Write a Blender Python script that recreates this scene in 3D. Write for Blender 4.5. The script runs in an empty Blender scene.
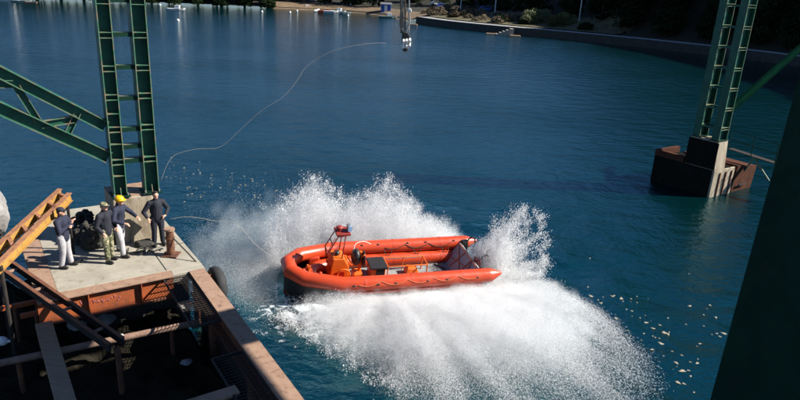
import bpy, math, random
import numpy as np
from mathutils import Vector, Matrix
random.seed(7); rng = np.random.default_rng(11)
scene = bpy.context.scene
COL = scene.collection
PI = math.pi
V = Vector

# ------------------------------------------------------------------ camera measurements
FPX = 640.0; PITCH = math.atan(221/640); ROLL = math.atan(100/1850); CAMH = 10.0
_F = V((0, math.cos(PITCH), -math.sin(PITCH))); _U0 = V((0, math.sin(PITCH), math.cos(PITCH))); _X = V((1, 0, 0))
_R = _X*math.cos(ROLL) + _U0*math.sin(ROLL); _U = _U0*math.cos(ROLL) - _X*math.sin(ROLL)
CAM = V((0, 0, CAMH))
def ray(px, py): return _F + _R*((px-400)/FPX) - _U*((py-200)/FPX)
def at(px, py, z=0.0):
    d = ray(px, py); return CAM + d*((z-CAMH)/d.z)
def aty(px, py, y):
    d = ray(px, py); return CAM + d*(y/d.y)
TH = math.radians(35)
DU = V((math.cos(TH), math.sin(TH), 0)); DV = V((math.sin(TH), -math.cos(TH), 0)); DC = V((-5.4, 16.4, 0))
QC = V((16.1, 31.95, 0))
def D(a, b, z): return DC + DU*a + DV*b + V((0, 0, z))        # dock grid
def Q(a, b, z): return QC + DU*a + DV*b + V((0, 0, z))        # far pier grid (same directions)

SUN_EL = math.radians(38); SUN_AZ = math.atan2(.03, 1.0)      # world direction to the sun

# ------------------------------------------------------------------ materials
def lin(r, g, b): return (r, g, b, 1.0)
def nd(t, kind, **kw):
    n = t.nodes.new(kind)
    for k, v in kw.items(): setattr(n, k, v)
    return n
def mat(name, c1, c2=None, scale=3.0, rough=0.6, rough2=None, bump=0.0, bscale=None, metal=0.0, thresh=(0.35, 0.65), c3=None, s3=12.0, t3=(0.55, 0.7), spec=0.4, stretch=(1, 1, 1)):
    m = bpy.data.materials.new(name); m.use_nodes = True; t = m.node_tree
    p = t.nodes['Principled BSDF']
    p.inputs['Metallic'].default_value = metal; p.inputs['Specular IOR Level'].default_value = spec
    p.inputs['Roughness'].default_value = rough
    tc = nd(t, 'ShaderNodeTexCoord'); mp = nd(t, 'ShaderNodeMapping'); mp.inputs['Scale'].default_value = stretch
    t.links.new(tc.outputs['Object'], mp.inputs[0])
    def noise(s, det=6):
        n = nd(t, 'ShaderNodeTexNoise'); n.inputs['Scale'].default_value = s; n.inputs['Detail'].default_value = det
        n.inputs['Roughness'].default_value = 0.65
        t.links.new(mp.outputs[0], n.inputs['Vector']); return n
    p.inputs['Base Color'].default_value = lin(*c1)
    if c2:
        n = noise(scale); rp = nd(t, 'ShaderNodeValToRGB')
        rp.color_ramp.elements[0].position = thresh[0]; rp.color_ramp.elements[1].position = thresh[1]
        rp.color_ramp.elements[0].color = lin(*c1); rp.color_ramp.elements[1].color = lin(*c2)
        t.links.new(n.outputs['Fac'], rp.inputs[0]); out = rp.outputs[0]
        if c3:
            n3 = noise(s3); r3 = nd(t, 'ShaderNodeMapRange'); r3.inputs[1].default_value = t3[0]; r3.inputs[2].default_value = t3[1]
            t.links.new(n3.outputs['Fac'], r3.inputs[0])
            mx = nd(t, 'ShaderNodeMixRGB'); mx.inputs[2].default_value = lin(*c3)
            t.links.new(r3.outputs[0], mx.inputs[0]); t.links.new(out, mx.inputs[1]); out = mx.outputs[0]
        t.links.new(out, p.inputs['Base Color'])
        if rough2 is not None:
            mr = nd(t, 'ShaderNodeMapRange'); mr.inputs[1].default_value = thresh[0]; mr.inputs[2].default_value = thresh[1]
            mr.inputs[3].default_value = rough; mr.inputs[4].default_value = rough2
            t.links.new(n.outputs['Fac'], mr.inputs[0]); t.links.new(mr.outputs[0], p.inputs['Roughness'])
    if bump:
        nb = noise(bscale or scale*4); b = nd(t, 'ShaderNodeBump'); b.inputs['Strength'].default_value = bump; b.inputs['Distance'].default_value = 0.02
        t.links.new(nb.outputs['Fac'], b.inputs['Height']); t.links.new(b.outputs[0], p.inputs['Normal'])
    return m
M = {}
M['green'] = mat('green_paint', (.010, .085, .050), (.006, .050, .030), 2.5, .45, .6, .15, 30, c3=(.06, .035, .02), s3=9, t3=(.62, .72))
M['green_edge'] = mat('green_paint_lit_pale', (.035, .13, .075), (.07, .17, .10), 5, .6, c3=(.20, .14, .09), s3=5, t3=(.46, .62))  # sunlit edges put into the colour as paler green, with rust patches
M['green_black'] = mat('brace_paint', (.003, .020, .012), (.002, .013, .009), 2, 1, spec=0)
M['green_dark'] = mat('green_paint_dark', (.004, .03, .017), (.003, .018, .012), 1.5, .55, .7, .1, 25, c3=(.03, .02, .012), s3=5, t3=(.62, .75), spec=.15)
M['concrete'] = mat('concrete', (.34, .31, .25), (.26, .235, .185), 1.6, .9, None, .5, 25, c3=(.16, .13, .09), s3=4.5, t3=(.55, .75))
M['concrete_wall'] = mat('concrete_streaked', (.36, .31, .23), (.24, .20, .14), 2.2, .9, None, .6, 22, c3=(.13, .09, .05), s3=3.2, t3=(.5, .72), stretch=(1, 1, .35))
M['shade_concrete'] = mat('shade_black_concrete', (.016, .015, .013), (.010, .010, .008), 2.0, .9, None, .6, 12, c3=(.028, .022, .016), s3=4, spec=0)  # near-black: the pier's shade side put into the colour
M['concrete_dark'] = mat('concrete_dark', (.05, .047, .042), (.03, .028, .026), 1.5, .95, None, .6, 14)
M['rust_plate'] = mat('rusted_plate', (.31, .20, .135), (.25, .15, .098), 3, .8, None, .4, 40, c3=(.10, .05, .035), s3=6, t3=(.55, .75))
M['rust'] = mat('rust', (.17, .065, .03), (.10, .04, .022), 5, .85, None, .5, 40, c3=(.05, .025, .018), s3=9, t3=(.5, .7))
M['rust_dark'] = mat('dark_rust', (.085, .032, .018), (.05, .022, .014), 3, .9, None, .5, 30, c3=(.14, .05, .03), s3=5, t3=(.55, .7), spec=.1)
M['grass_bank'] = mat('dry_grass', (.12, .09, .045), (.065, .065, .025), .5, .95, None, .8, 6, c3=(.03, .035, .015), s3=.9, t3=(.52, .62))
M['orange_steel'] = mat('orange_primer_steel', (.34, .080, .020), (.25, .058, .018), 2.5, .6, .8, .3, 30, c3=(.14, .05, .025), s3=5, t3=(.56, .72))
M['chalk'] = mat('pink_chalk', (.62, .22, .22), (.5, .16, .14), 20, .9)
M['dark_steel'] = mat('dark_steel', (.035, .028, .024), (.02, .017, .016), 4, .7, None, .3, 30, c3=(.08, .04, .025), s3=7, t3=(.55, .75), spec=.2)
M['pipe'] = mat('rusty_pipe', (.25, .155, .11), (.17, .10, .07), 3, .8, None, .4, 30, c3=(.08, .045, .03), s3=8)
M['wood'] = mat('weathered_timber', (.30, .21, .14), (.22, .15, .095), 2, .9, None, .4, 20, stretch=(1, 6, 6))
M['yellow'] = mat('yellow_paint', (.37, .21, .045), (.30, .16, .038), 4, .6, None, .2, 30, c3=(.16, .06, .025), s3=8, t3=(.57, .68))
M['yellow_rust'] = mat('yellow_paint_rusted', (.34, .16, .075), (.25, .11, .055), 5, .75, None, .2, 30, c3=(.10, .045, .03), s3=8, t3=(.52, .68))
M['rubber'] = mat('black_rubber', (.018, .018, .019), (.03, .03, .03), 8, .8, None, .4, 30)
M['rubble'] = mat('rubble', (.022, .019, .014), (.014, .013, .010), 2.2, .8, None, 1.0, 14, c3=(.032, .032, .012), s3=5, t3=(.60, .70), spec=0)
M['rock'] = mat('pale_rock', (.28, .27, .26), (.20, .19, .18), 2.5, .95, None, 1.0, 8, c3=(.15, .14, .13), s3=5, t3=(.55, .7))
M['orange_tube'] = mat('orange_hypalon', (.50, .052, .012), (.44, .045, .010), 3, .30, .45, .2, 5, c3=(.36, .04, .014), s3=4.0, t3=(.52, .75), spec=.55)
M['orange_band'] = mat('orange_hypalon_band', (.47, .046, .013), (.42, .04, .012), 6, .5)
M['orange_part'] = mat('orange_gelcoat', (.66, .125, .010), (.58, .105, .010), 4, .35, .5)
M['hull_black'] = mat('hull_black', (.012, .013, .016), (.02, .02, .024), 4, .3, .5)
M['hull_red'] = mat('antifouling_red', (.28, .03, .022), (.2, .025, .02), 4, .5)
M['grey_deck'] = mat('grey_deck', (.27, .28, .27), (.21, .22, .22), 6, .8, None, .4, 60, c3=(.1, .1, .1), s3=8)
M['grey_fabric'] = mat('grey_panel', (.34, .35, .36), (.28, .29, .30), 5, .6)
M['black'] = mat('black_plastic', (.012, .012, .013), (.02, .02, .02), 6, .45)
M['white'] = mat('white_paint', (.78, .78, .76), (.66, .66, .64), 6, .5)
M['red_paint'] = mat('red_paint', (.26, .03, .022), (.20, .026, .02), 6, .45)
M['steel'] = mat('galvanised_steel', (.33, .33, .33), (.22, .22, .22), 8, .45, None, metal=.6)
M['blue_glass'] = mat('lamp_glass', (.25, .42, .62), (.35, .5, .68), 8, .12)
M['orange_rope'] = mat('orange_cord', (.55, .16, .07), (.45, .12, .05), 20, .9)
M['rope'] = mat('pale_rope', (.36, .32, .28), (.27, .24, .20), 20, .9)
M['rope_dark'] = mat('dark_rope', (.055, .05, .04), (.03, .03, .025), 20, .9)
M['skin'] = mat('skin', (.52, .30, .21), (.46, .25, .17), 8, .5)
M['hair'] = mat('dark_hair', (.012, .01, .009), (.02, .016, .013), 30, .6)
M['navy'] = mat('navy_cloth', (.014, .016, .034), (.022, .025, .048), 5, .85, None, .5, 14)
M['navy2'] = mat('blue_black_cloth', (.010, .011, .018), (.018, .02, .03), 5, .85, None, .5, 14)
M['greycloth'] = mat('grey_trousers', (.40, .39, .40), (.30, .29, .30), 5, .9, None, .6, 12)
M['camo'] = mat('camouflage', (.09, .10, .045), (.30, .27, .17), 9, .9, None, .4, 14, thresh=(.48, .52), c3=(.035, .032, .02), s3=11, t3=(.55, .58))
M['helmet'] = mat('yellow_helmet', (.85, .45, .01), (.80, .40, .01), 5, .25)
M['boot'] = mat('boot_leather', (.012, .011, .010), (.02, .018, .016), 10, .5)
M['bark'] = mat('bark', (.06, .045, .03), (.04, .03, .02), 6, .95)
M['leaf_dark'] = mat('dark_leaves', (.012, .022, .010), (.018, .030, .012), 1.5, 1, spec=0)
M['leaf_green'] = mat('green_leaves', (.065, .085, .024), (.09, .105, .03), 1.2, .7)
M['leaf_brown'] = mat('dry_brown_leaves', (.15, .105, .062), (.09, .072, .04), 1.2, .8)
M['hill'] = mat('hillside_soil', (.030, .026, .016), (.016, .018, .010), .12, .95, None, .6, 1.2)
M['beach'] = mat('brown_bank', (.19, .125, .075), (.11, .08, .045), .3, .95)
M['path'] = mat('pale_concrete_path', (.33, .33, .33), (.25, .25, .25), .5, .8)
M['blue_paint'] = mat('blue_paint', (.03, .09, .36), (.02, .07, .28), 3, .5)
M['fleck'] = mat('foam_scum', (.34, .30, .23), (.24, .20, .14), 12, .9)
M['hook_iron'] = mat('hook_iron', (.06, .05, .04), (.03, .025, .02), 8, .55)

def water_material():
    m = bpy.data.materials.new('sea_water'); m.use_nodes = True; t = m.node_tree; p = t.nodes['Principled BSDF']
    tc = nd(t, 'ShaderNodeTexCoord'); co = tc.outputs['Object']
    def noise(s, det, rough=.6, stretch=(1, 1, 1), dist=0.0):
        mp = nd(t, 'ShaderNodeMapping'); mp.inputs['Scale'].default_value = stretch; t.links.new(co, mp.inputs[0])
        n = nd(t, 'ShaderNodeTexNoise'); n.inputs['Scale'].default_value = s; n.inputs['Detail'].default_value = det
        n.inputs['Roughness'].default_value = rough; n.inputs['Distortion'].default_value = dist
        t.links.new(mp.outputs[0], n.inputs['Vector']); return n.outputs['Fac']
    def mth(op, a, b=None, clamp=False):
        n = nd(t, 'ShaderNodeMath', operation=op); n.use_clamp = clamp
        for i, x in enumerate((a, b)):
            if x is None: continue
            if hasattr(x, 'links'): t.links.new(x, n.inputs[i])
            else: n.inputs[i].default_value = x
        return n.outputs[0]
    def mr(x, a, b, c=0.0, d=1.0):
        n = nd(t, 'ShaderNodeMapRange'); n.interpolation_type = 'SMOOTHSTEP'
        t.links.new(x, n.inputs[0])
        for i, q in enumerate((a, b, c, d)): n.inputs[i+1].default_value = q
        return n.outputs[0]
    # ripples: fine, medium, calm patches
    calm = mr(noise(.035, 3, .5, (1, 1.6, 1)), .40, .64, .68, 1.0)
    h = mth('ADD', mth('MULTIPLY', noise(3.2, 5, .6, (1, 1.25, 1)), .055), mth('MULTIPLY', noise(.55, 4, .55, (1, 1.4, 1)), .19))
    h = mth('MULTIPLY', h, calm)
    b = nd(t, 'ShaderNodeBump'); b.inputs['Strength'].default_value = WATER_BUMP; b.inputs['Distance'].default_value = 1.0
    t.links.new(h, b.inputs['Height']); t.links.new(b.outputs[0], p.inputs['Normal'])
    # foam on the churned patch round the boat
    mp = nd(t, 'ShaderNodeMapping'); mp.vector_type = 'TEXTURE'
    mp.inputs['Location'].default_value = (0.3, 18.6, 0); mp.inputs['Rotation'].default_value = (0, 0, math.radians(4)); mp.inputs['Scale'].default_value = (8.6, 5.4, 1)
    t.links.new(co, mp.inputs[0]); ln = nd(t, 'ShaderNodeVectorMath', operation='LENGTH'); t.links.new(mp.outputs[0], ln.inputs[0])
    r = mr(ln.outputs['Value'], .15, 1.0, 1.0, 0.0)
    fine = noise(2.6, 8, .7, (1, 1, 1), .6)
    th = mth('SUBTRACT', .78, mth('MULTIPLY', r, .44))
    foam = mth('MULTIPLY', mth('SUBTRACT', fine, th), 7.0, True)
    col = nd(t, 'ShaderNodeMixRGB'); t.links.new(foam, col.inputs[0])
    deep = nd(t, 'ShaderNodeMixRGB'); t.links.new(noise(.05, 3), deep.inputs[0])
    deep.inputs[1].default_value = lin(*WATER_A); deep.inputs[2].default_value = lin(*WATER_B)
    t.links.new(deep.outputs[0], col.inputs[1]); col.inputs[2].default_value = (.78, .80, .82, 1)
    t.links.new(col.outputs[0], p.inputs['Base Color'])
    t.links.new(mr(foam, 0, 1, .09, .8), p.inputs['Roughness'])
    p.inputs['IOR'].default_value = 2.3; p.inputs['Specular Tint'].default_value = (.05, .76, .92, 1); p.inputs['Specular IOR Level'].default_value = WATER_SPEC
    return m
WATER_A = (.0002, .0110, .0130); WATER_B = (.0003, .0145, .0155); WATER_SPEC = .5; WATER_BUMP = 1.25

def droplet_material():
    m = bpy.data.materials.new('white_water_drops'); m.use_nodes = True; t = m.node_tree
    t.nodes.remove(t.nodes['Principled BSDF']); out = t.nodes['Material Output']
    d = nd(t, 'ShaderNodeBsdfDiffuse'); d.inputs[0].default_value = (.98, .985, .99, 1)
    tr = nd(t, 'ShaderNodeBsdfTranslucent'); tr.inputs[0].default_value = (.98, .985, .99, 1)
    mx = nd(t, 'ShaderNodeMixShader'); mx.inputs[0].default_value = .5
    t.links.new(d.outputs[0], mx.inputs[1]); t.links.new(tr.outputs[0], mx.inputs[2]); t.links.new(mx.outputs[0], out.inputs[0])
    return m
M['water'] = water_material(); M['drops'] = droplet_material()

# ------------------------------------------------------------------ mesh builder
class MB:
    def __init__(s): s.v = []; s.f = []
    def add(s, vs, fs):
        n = len(s.v); s.v += [V(x) for x in vs]; s.f += [tuple(i+n for i in f) for f in fs]; return s
    def box(s, lo, hi, fr=None):
        vs = [(x, y, z) for z in (lo[2], hi[2]) for y in (lo[1], hi[1]) for x in (lo[0], hi[0])]
        if fr: vs = [fr(*p) for p in vs]
        return s.add(vs, [(0, 2, 3, 1), (4, 5, 7, 6), (0, 1, 5, 4), (2, 6, 7, 3), (0, 4, 6, 2), (1, 3, 7, 5)])
    def bar(s, p, q, w, h, up=(0, 0, 1)):
        p, q = V(p), V(q); d = (q-p).normalized(); r = d.cross(V(up))
        if r.length < 1e-4: r = d.cross(V((1, 0, 0)))
        r.normalize(); t = r.cross(d)
        vs = [c + r*(w/2*i) + t*(h/2*j) for c in (p, q) for i, j in ((-1, -1), (1, -1), (1, 1), (-1, 1))]
        return s.add(vs, [(0, 1, 2, 3), (7, 6, 5, 4), (0, 4, 5, 1), (1, 5, 6, 2), (2, 6, 7, 3), (3, 7, 4, 0)])
    def tube(s, pts, r, seg=8, closed=False, cap=True):
        pts = [V(p) for p in pts]; n = len(pts); rs = r if isinstance(r, (list, tuple)) else [r]*n
        base = len(s.v); ref = None
        for i, p in enumerate(pts):
            a = pts[(i-1) % n] if (closed or i > 0) else None; b = pts[(i+1) % n] if (closed or i < n-1) else None
            d1 = (p-a).normalized() if a is not None else (b-p).normalized(); d2 = (b-p).normalized() if b is not None else d1
            d = (d1+d2)
            d = d1 if d.length < 1e-6 else d.normalized()
            if ref is None: ref = d.orthogonal().normalized()
            ref = ref - d*ref.dot(d)
            if ref.length < 1e-6: ref = d.orthogonal()
            ref.normalize(); bi = d.cross(ref)
            c = max(.5, d.dot(d1)); mit = (d2-d1)
            k = 1/c
            mdir = mit.normalized() if mit.length > 1e-5 else None
            for j in range(seg):
                an = 2*PI*j/seg; o = ref*math.cos(an)+bi*math.sin(an)
                if mdir is not None: o = o + mdir*(o.dot(mdir)*(k-1))
                s.v.append(p+o*rs[i])
        m = n if closed else n-1
        for i in range(m):
            i2 = (i+1) % n
            for j in range(seg):
                k = (j+1) % seg
                s.f.append((base+i*seg+j, base+i*seg+k, base+i2*seg+k, base+i2*seg+j))
        if cap and not closed:
            s.f.append(tuple(base+j for j in reversed(range(seg)))); s.f.append(tuple(base+(n-1)*seg+j for j in range(seg)))
        return s
    def ball(s, c, r, seg=12, rings=8, mat3=None):
        c = V(c); r = V(r) if isinstance(r, (tuple, list, Vector)) else V((r, r, r)); base = len(s.v)
        for i in range(rings+1):
            th = PI*i/rings
            for j in range(seg):
                ph = 2*PI*j/seg; o = V((r.x*math.sin(th)*math.cos(ph), r.y*math.sin(th)*math.sin(ph), r.z*math.cos(th)))
                s.v.append(c + (mat3 @ o if mat3 else o))
        for i in range(rings):
            for j in range(seg):
                k = (j+1) % seg; s.f.append((base+i*seg+j, base+(i+1)*seg+j, base+(i+1)*seg+k, base+i*seg+k))
        return s
    def loft(s, rings, cap=True):
        base = len(s.v); n = len(rings[0])
        for r in rings: s.v += [V(p) for p in r]
        for i in range(len(rings)-1):
            for j in range(n):
                k = (j+1) % n; s.f.append((base+i*n+j, base+i*n+k, base+(i+1)*n+k, base+(i+1)*n+j))
        if cap: s.f.append(tuple(base+j for j in reversed(range(n)))); s.f.append(tuple(base+(len(rings)-1)*n+j for j in range(n)))
        return s
    def build(s, name, m, parent=None, smooth=False, bevel=0.0):
        off = V((0, 0, 0)); q = parent
        while q is not None and not q.get('localframe'):
            off += q.location; q = q.parent
        me = bpy.data.meshes.new(name); me.from_pydata([tuple(p-off) for p in s.v], [], s.f)
        me.validate(); me.materials.append(m if not isinstance(m, str) else M[m])
        if smooth:
            me.shade_smooth()
            if smooth != 'all':
                try: me.set_sharp_from_angle(angle=math.radians(40))
                except Exception: pass
        o = bpy.data.objects.new(name, me); COL.objects.link(o)
        if parent is not None: o.parent = parent
        if bevel:
            b = o.modifiers.new('bevel', 'BEVEL'); b.width = bevel; b.segments = 2; b.limit_method = 'ANGLE'
        return o
def tag(o, label=None, cat=None, group=None, kind=None):
    if label: o['label'] = label
    if cat: o['category'] = cat
    if group: o['group'] = group
    if kind: o['kind'] = kind
    return o
def empty(name, loc, label, cat, group=None):
    o = bpy.data.objects.new(name, None); COL.objects.link(o); o.location = loc; o.empty_display_size = .2
    return tag(o, label, cat, group)
def dup(root, loc, rz=0, sc=1.0, label=None):
    r = root.copy(); COL.objects.link(r); r.location = loc; r.rotation_euler = (0, 0, rz)
    r.scale = (sc, sc, sc) if not isinstance(sc, tuple) else sc
    if label: r['label'] = label
    for ch in list(root.children):
        c = ch.copy(); COL.objects.link(c); c.parent = r
        for g in ch.children:
            k = g.copy(); COL.objects.link(k); k.parent = c
    return r
def remesh(o, vox, smooth=2):
    md = o.modifiers.new('r', 'REMESH'); md.mode = 'VOXEL'; md.voxel_size = vox; md.use_smooth_shade = True
    if smooth:
        sm = o.modifiers.new('s', 'SMOOTH'); sm.iterations = smooth; sm.factor = .5
    dg = bpy.context.evaluated_depsgraph_get(); me = bpy.data.meshes.new_from_object(o.evaluated_get(dg))
    o.modifiers.clear(); me.name = o.name; o.data = me
    return o

# ------------------------------------------------------------------ setting: water, shore
BM = Matrix(((-0.9491563700184867, 0.308288703293214, 0.06372017478882328), (-0.31391502103572744, -0.9420909325788653, -0.11799167055696178), (0.023654699775484983, -0.13199526572749667, 0.9909680645732531)))
BT_ = V((-0.2712659749, 20.15663547, -0.157984)); BS = .9928
_xs = np.concatenate([[-900, -400, -150, -60, -25], np.arange(-12, 14.01, .14), [25, 60, 150, 400, 900]])
_ys = np.concatenate([[-200, -50, 0], np.arange(8, 32.01, .14), [45, 70, 120, 220, 450, 900]])
GX, GY = np.meshgrid(_xs, _ys, indexing='ij')
def snoise(shape, n, seed):
    r_ = np.random.default_rng(seed); h = r_.normal(size=shape)
    for _ in range(n): h = (h*2+np.roll(h, 1, 0)+np.roll(h, -1, 0)+np.roll(h, 1, 1)+np.roll(h, -1, 1))/6
    return h/h.std()
_bx = np.array([BM[0][0], BM[1][0]]); _bx = _bx/np.linalg.norm(_bx); _dx = GX-BT_.x; _dy = GY-BT_.y
LX = _dx*_bx[0]+_dy*_bx[1]; LY = -_dx*_bx[1]+_dy*_bx[0]
DD = np.hypot(np.maximum(0, np.abs(LX)-2.6), np.maximum(0, np.abs(LY)-.6))       # distance outside the boat
fade = np.clip((np.minimum(np.minimum(GX+12, 14-GX), np.minimum(GY-8, 32-GY)))/3, 0, 1)
n1, n2, n3 = snoise(GX.shape, 60, 1), snoise(GX.shape, 14, 2), snoise(GX.shape, 4, 3)
HH = .17*np.exp(-DD/2.6)*np.sin(2.6*DD+.5*n1+.2)+np.exp(-DD/3.2)*(.07*n1+.05*n2+.02*n3)+.010*n1+.006*n2
HH = np.where((np.abs(LX) < 3.1) & (np.abs(LY) < 1.0), -.40, HH)*fade
nx_, ny_ = GX.shape
idx = np.arange(nx_*ny_).reshape(nx_, ny_)
wm = bpy.data.meshes.new('water')
wm.from_pydata(np.stack([GX, GY, HH], -1).reshape(-1, 3).tolist(), [], np.stack([idx[:-1, :-1], idx[1:, :-1], idx[1:, 1:], idx[:-1, 1:]], -1).reshape(-1, 4).tolist())
wm.materials.append(M['water']); wm.shade_smooth()
wo = bpy.data.objects.new('water', wm); COL.objects.link(wo); tag(wo, kind='structure')

SH = [(-330, 150)] + [tuple(at(x, y).xy) for x, y in ((-40, -3), (150, 3.2), (220, 6), (290, 9), (340, 11.5), (372, 13.5), (396, 18), (412, 23), (455, 29), (500, 33.5), (542, 37), (600, 43), (650, 48), (700, 54), (760, 61), (800, 66), (850, 74))] + [(62, 60), (75, 30)]
SH = [V((x, y, 0)) for x, y in SH]
def resample(P, step):
    out = [P[0]]; 
    for a, b in zip(P, P[1:]):
        n = max(1, int((b-a).length/step))
        for i in range(1, n+1): out.append(a.lerp(b, i/n))
    return out
SP = resample(SH, 5.0)
for _ in range(3): SP = [SP[0]] + [(SP[i-1]+SP[i]*2+SP[i+1])/4 for i in range(1, len(SP)-1)] + [SP[-1]]
def shore_normal(i):
    d = (SP[min(i+1, len(SP)-1)]-SP[max(i-1, 0)]).normalized(); return V((-d.y, d.x, 0))
NR = [shore_normal(i) for i in range(len(SP))]
for _ in range(12): NR = [NR[0]] + [((NR[i-1]+NR[i]*2+NR[i+1])/4).normalized() for i in range(1, len(SP)-1)] + [NR[-1]]
def is_quay(i): return SP[i].y < 166 and SP[i].x > -4
def right_w(i):     # 0 on the far shore, 1 along the steep hill on the right
    return min(1, max(0, (SP[i].x-30)/14))
def prof(i, d):
    w = right_w(i); q = 1.0 if is_quay(i) else 0.0
    low = 1.5 if q else min(1.4, .25+d*.18)
    if d <= 5: return low
    gentle = low + (d-5)*.06 + max(0, d-34)*.75
    steep = low + (d-5)*.15 + max(0, d-9)*1.05
    if SP[i].x < -6 or SP[i].y > 168: gentle = min(gentle, 12)
    return min(70, gentle*(1-w)+steep*w)
DS = [0.6, 3.4, 5, 7, 10, 14, 19, 25, 32, 40, 50, 62, 78, 100, 130]
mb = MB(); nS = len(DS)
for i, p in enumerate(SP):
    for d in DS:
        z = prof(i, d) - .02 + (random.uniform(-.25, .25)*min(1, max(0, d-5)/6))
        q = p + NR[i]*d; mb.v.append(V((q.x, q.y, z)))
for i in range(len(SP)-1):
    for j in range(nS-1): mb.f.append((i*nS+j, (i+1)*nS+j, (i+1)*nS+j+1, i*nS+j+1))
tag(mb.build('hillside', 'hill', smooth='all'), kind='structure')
# brown bank along the far shore
mb = MB(); ii = [i for i in range(len(SP)) if not is_quay(i) and -42 < SP[i].x < 8 and SP[i].y > 150]
for i in ii:
    for d, z in ((-.8, -.15), (1.2, .42), (4.5, 1.25), (7.5, 1.65)):
        q = SP[i]+NR[i]*d; mb.v.append(V((q.x, q.y, z+random.uniform(-.08, .08))))
for k in range(len(ii)-1):
    for j in range(3): mb.f.append((k*4+j, (k+1)*4+j, (k+1)*4+j+1, k*4+j+1))
tag(mb.build('shore_bank', 'beach', smooth='all'), kind='structure')
# quay wall of the near promontory with its path
qi = [i for i in range(len(SP)) if is_quay(i)]
mb = MB(); pm = MB()
for i in qi:
    a = SP[i]; n = NR[i]
    mb.v += [a+V((0, 0, -1)), a+V((0, 0, 1.5))+n*.15, a+V((0, 0, 1.5))+n*.75, a+n*.9+V((0, 0, -1))]
    pm.v += [a+n*.75+V((0, 0, 1.49)), a+n*3.6+V((0, 0, 1.53))]
for k in range(len(qi)-1):
    for j in range(3): mb.f.append((k*4+j, (k+1)*4+j, (k+1)*4+j+1, k*4+j+1))
    pm.f.append((k*2, k*2+2, k*2+3, k*2+1))
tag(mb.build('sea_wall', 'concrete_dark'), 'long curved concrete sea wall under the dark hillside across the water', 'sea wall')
tag(pm.build('shore_path', 'path'), kind='structure')

gi_ = [i for i in qi if SP[i].x < 40]; mb = MB(); DG = (3.6, 5, 7, 10, 14, 19, 25, 32)
for i in gi_:
    for d in DG:
        q = SP[i]+NR[i]*d; mb.v.append(V((q.x, q.y, prof(i, d)+.22+random.uniform(-.12, .22)*min(1, (d-3.6)/2))))
for k in range(len(gi_)-1):
    for j in range(len(DG)-1): mb.f.append((k*len(DG)+j, (k+1)*len(DG)+j, (k+1)*len(DG)+j+1, k*len(DG)+j+1))
tag(mb.build('grass_bank', 'grass_bank', smooth='all'), kind='structure')
# ------------------------------------------------------------------ trees and shrubs
def leaves(mb, c, r, n, size):
    for _ in range(n):
        while True:
            o = V((random.uniform(-1, 1), random.uniform(-1, 1), random.uniform(-1, 1)))
            if .15 < o.length < 1: break
        p = V(c)+V((o.x*r[0], o.y*r[1], o.z*r[2]))
        a = V((random.gauss(0, 1), random.gauss(0, 1), random.gauss(0, 1))).normalized(); b = a.orthogonal().normalized(); s = size*random.uniform(.6, 1.4)
        mb.add([p-a*s, p+b*s*.5, p+a*s, p-b*s*.5], [(0, 1, 2, 3)])
def make_tree(leafmat, h, w, nclump, label, group):
    root = empty('hillside_tree', (0, 0, 0), label, 'tree', group)
    t = MB(); t.tube([(0, 0, -1), (.1, 0, h*.3), (-.05, .1, h*.6), (0, 0, h*.9)], [.32, .25, .16, .05], 7)
    for k in range(6):
        an = k*1.1; z = h*(.3+.09*k); t.tube([(0, 0, z), (math.cos(an)*w*.35, math.sin(an)*w*.35, z+h*.1)], [.11, .04], 5)
    t.build('trunk', 'bark', root)
    c = MB()
    for k in range(nclump):
        z = random.uniform(.12, .95); an = random.uniform(0, 2*PI); rr = w*.5*math.sin(PI*min(1, .25+z*.72))*random.uniform(.2, 1)
        leaves(c, (math.cos(an)*rr, math.sin(an)*rr, h*z), (w*.19, w*.19, h*.085), 46, .30)
    c.build('crown', leafmat, root)
    return root
def make_shrub(name, leafmat, h, w, n, label, group, size=.16):
    root = empty(name, (0, 0, 0), label, 'shrub', group)
    t = MB()
    for k in range(7):
        an = k*.9; t.tube([(0, 0, -.3), (math.cos(an)*w*.2, math.sin(an)*w*.2, h*.45), (math.cos(an)*w*.33, math.sin(an)*w*.33, h*.8)], [.06, .04, .015], 5)
    t.build('stem', 'bark', root)
    c = MB()
    for k in range(n):
        an = random.uniform(0, 2*PI); rr = w*.42*math.sqrt(random.random()); z = h*random.uniform(.12, .92)*(1-.55*(rr/(w*.5))**2)
        leaves(c, (math.cos(an)*rr, math.sin(an)*rr, z), (w*.13, w*.13, h*.13), 34, size)
    c.build('foliage', leafmat, root)
    return root
def on_shore(px, d):      # point on the hillside at distance d inland, seen at picture column px
    best = None
    for i in range(len(SP)):
        q = SP[i]+NR[i]*d; z = prof(i, d); k = (q-CAM).dot(_F)
        if k <= 1: continue
        x = 400+FPX*((V((q.x, q.y, z))-CAM).dot(_R))/k
        if best is None or abs(x-px) < best[0]: best = (abs(x-px), V((q.x, q.y, z-.15)), i)
    return best[1], best[2]
TREE_L = 'dark evergreen tree standing in the shade on the hillside across the water'
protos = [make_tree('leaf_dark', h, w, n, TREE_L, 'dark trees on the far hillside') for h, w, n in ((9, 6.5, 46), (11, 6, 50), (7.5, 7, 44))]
used = 0; placed = []
def put_tree(p, s=1.0):
    global used
    if used < 3: o = protos[used]; o.location = p; o.rotation_euler = (0, 0, random.uniform(0, 6)); o.scale = (s, s, s)
    else: dup(protos[random.randrange(3)], p, random.uniform(0, 6), s)
    used += 1
for px, d in [(x, 8.5) for x in range(622, 830, 13)] + [(x, 14) for x in range(614, 830, 14)] + [(x, 21) for x in range(606, 820, 17)]:
    p, i = on_shore(px+random.uniform(-4, 4), d+random.uniform(-1.2, 1.2)); put_tree(p, random.uniform(.75, 1.2))
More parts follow.
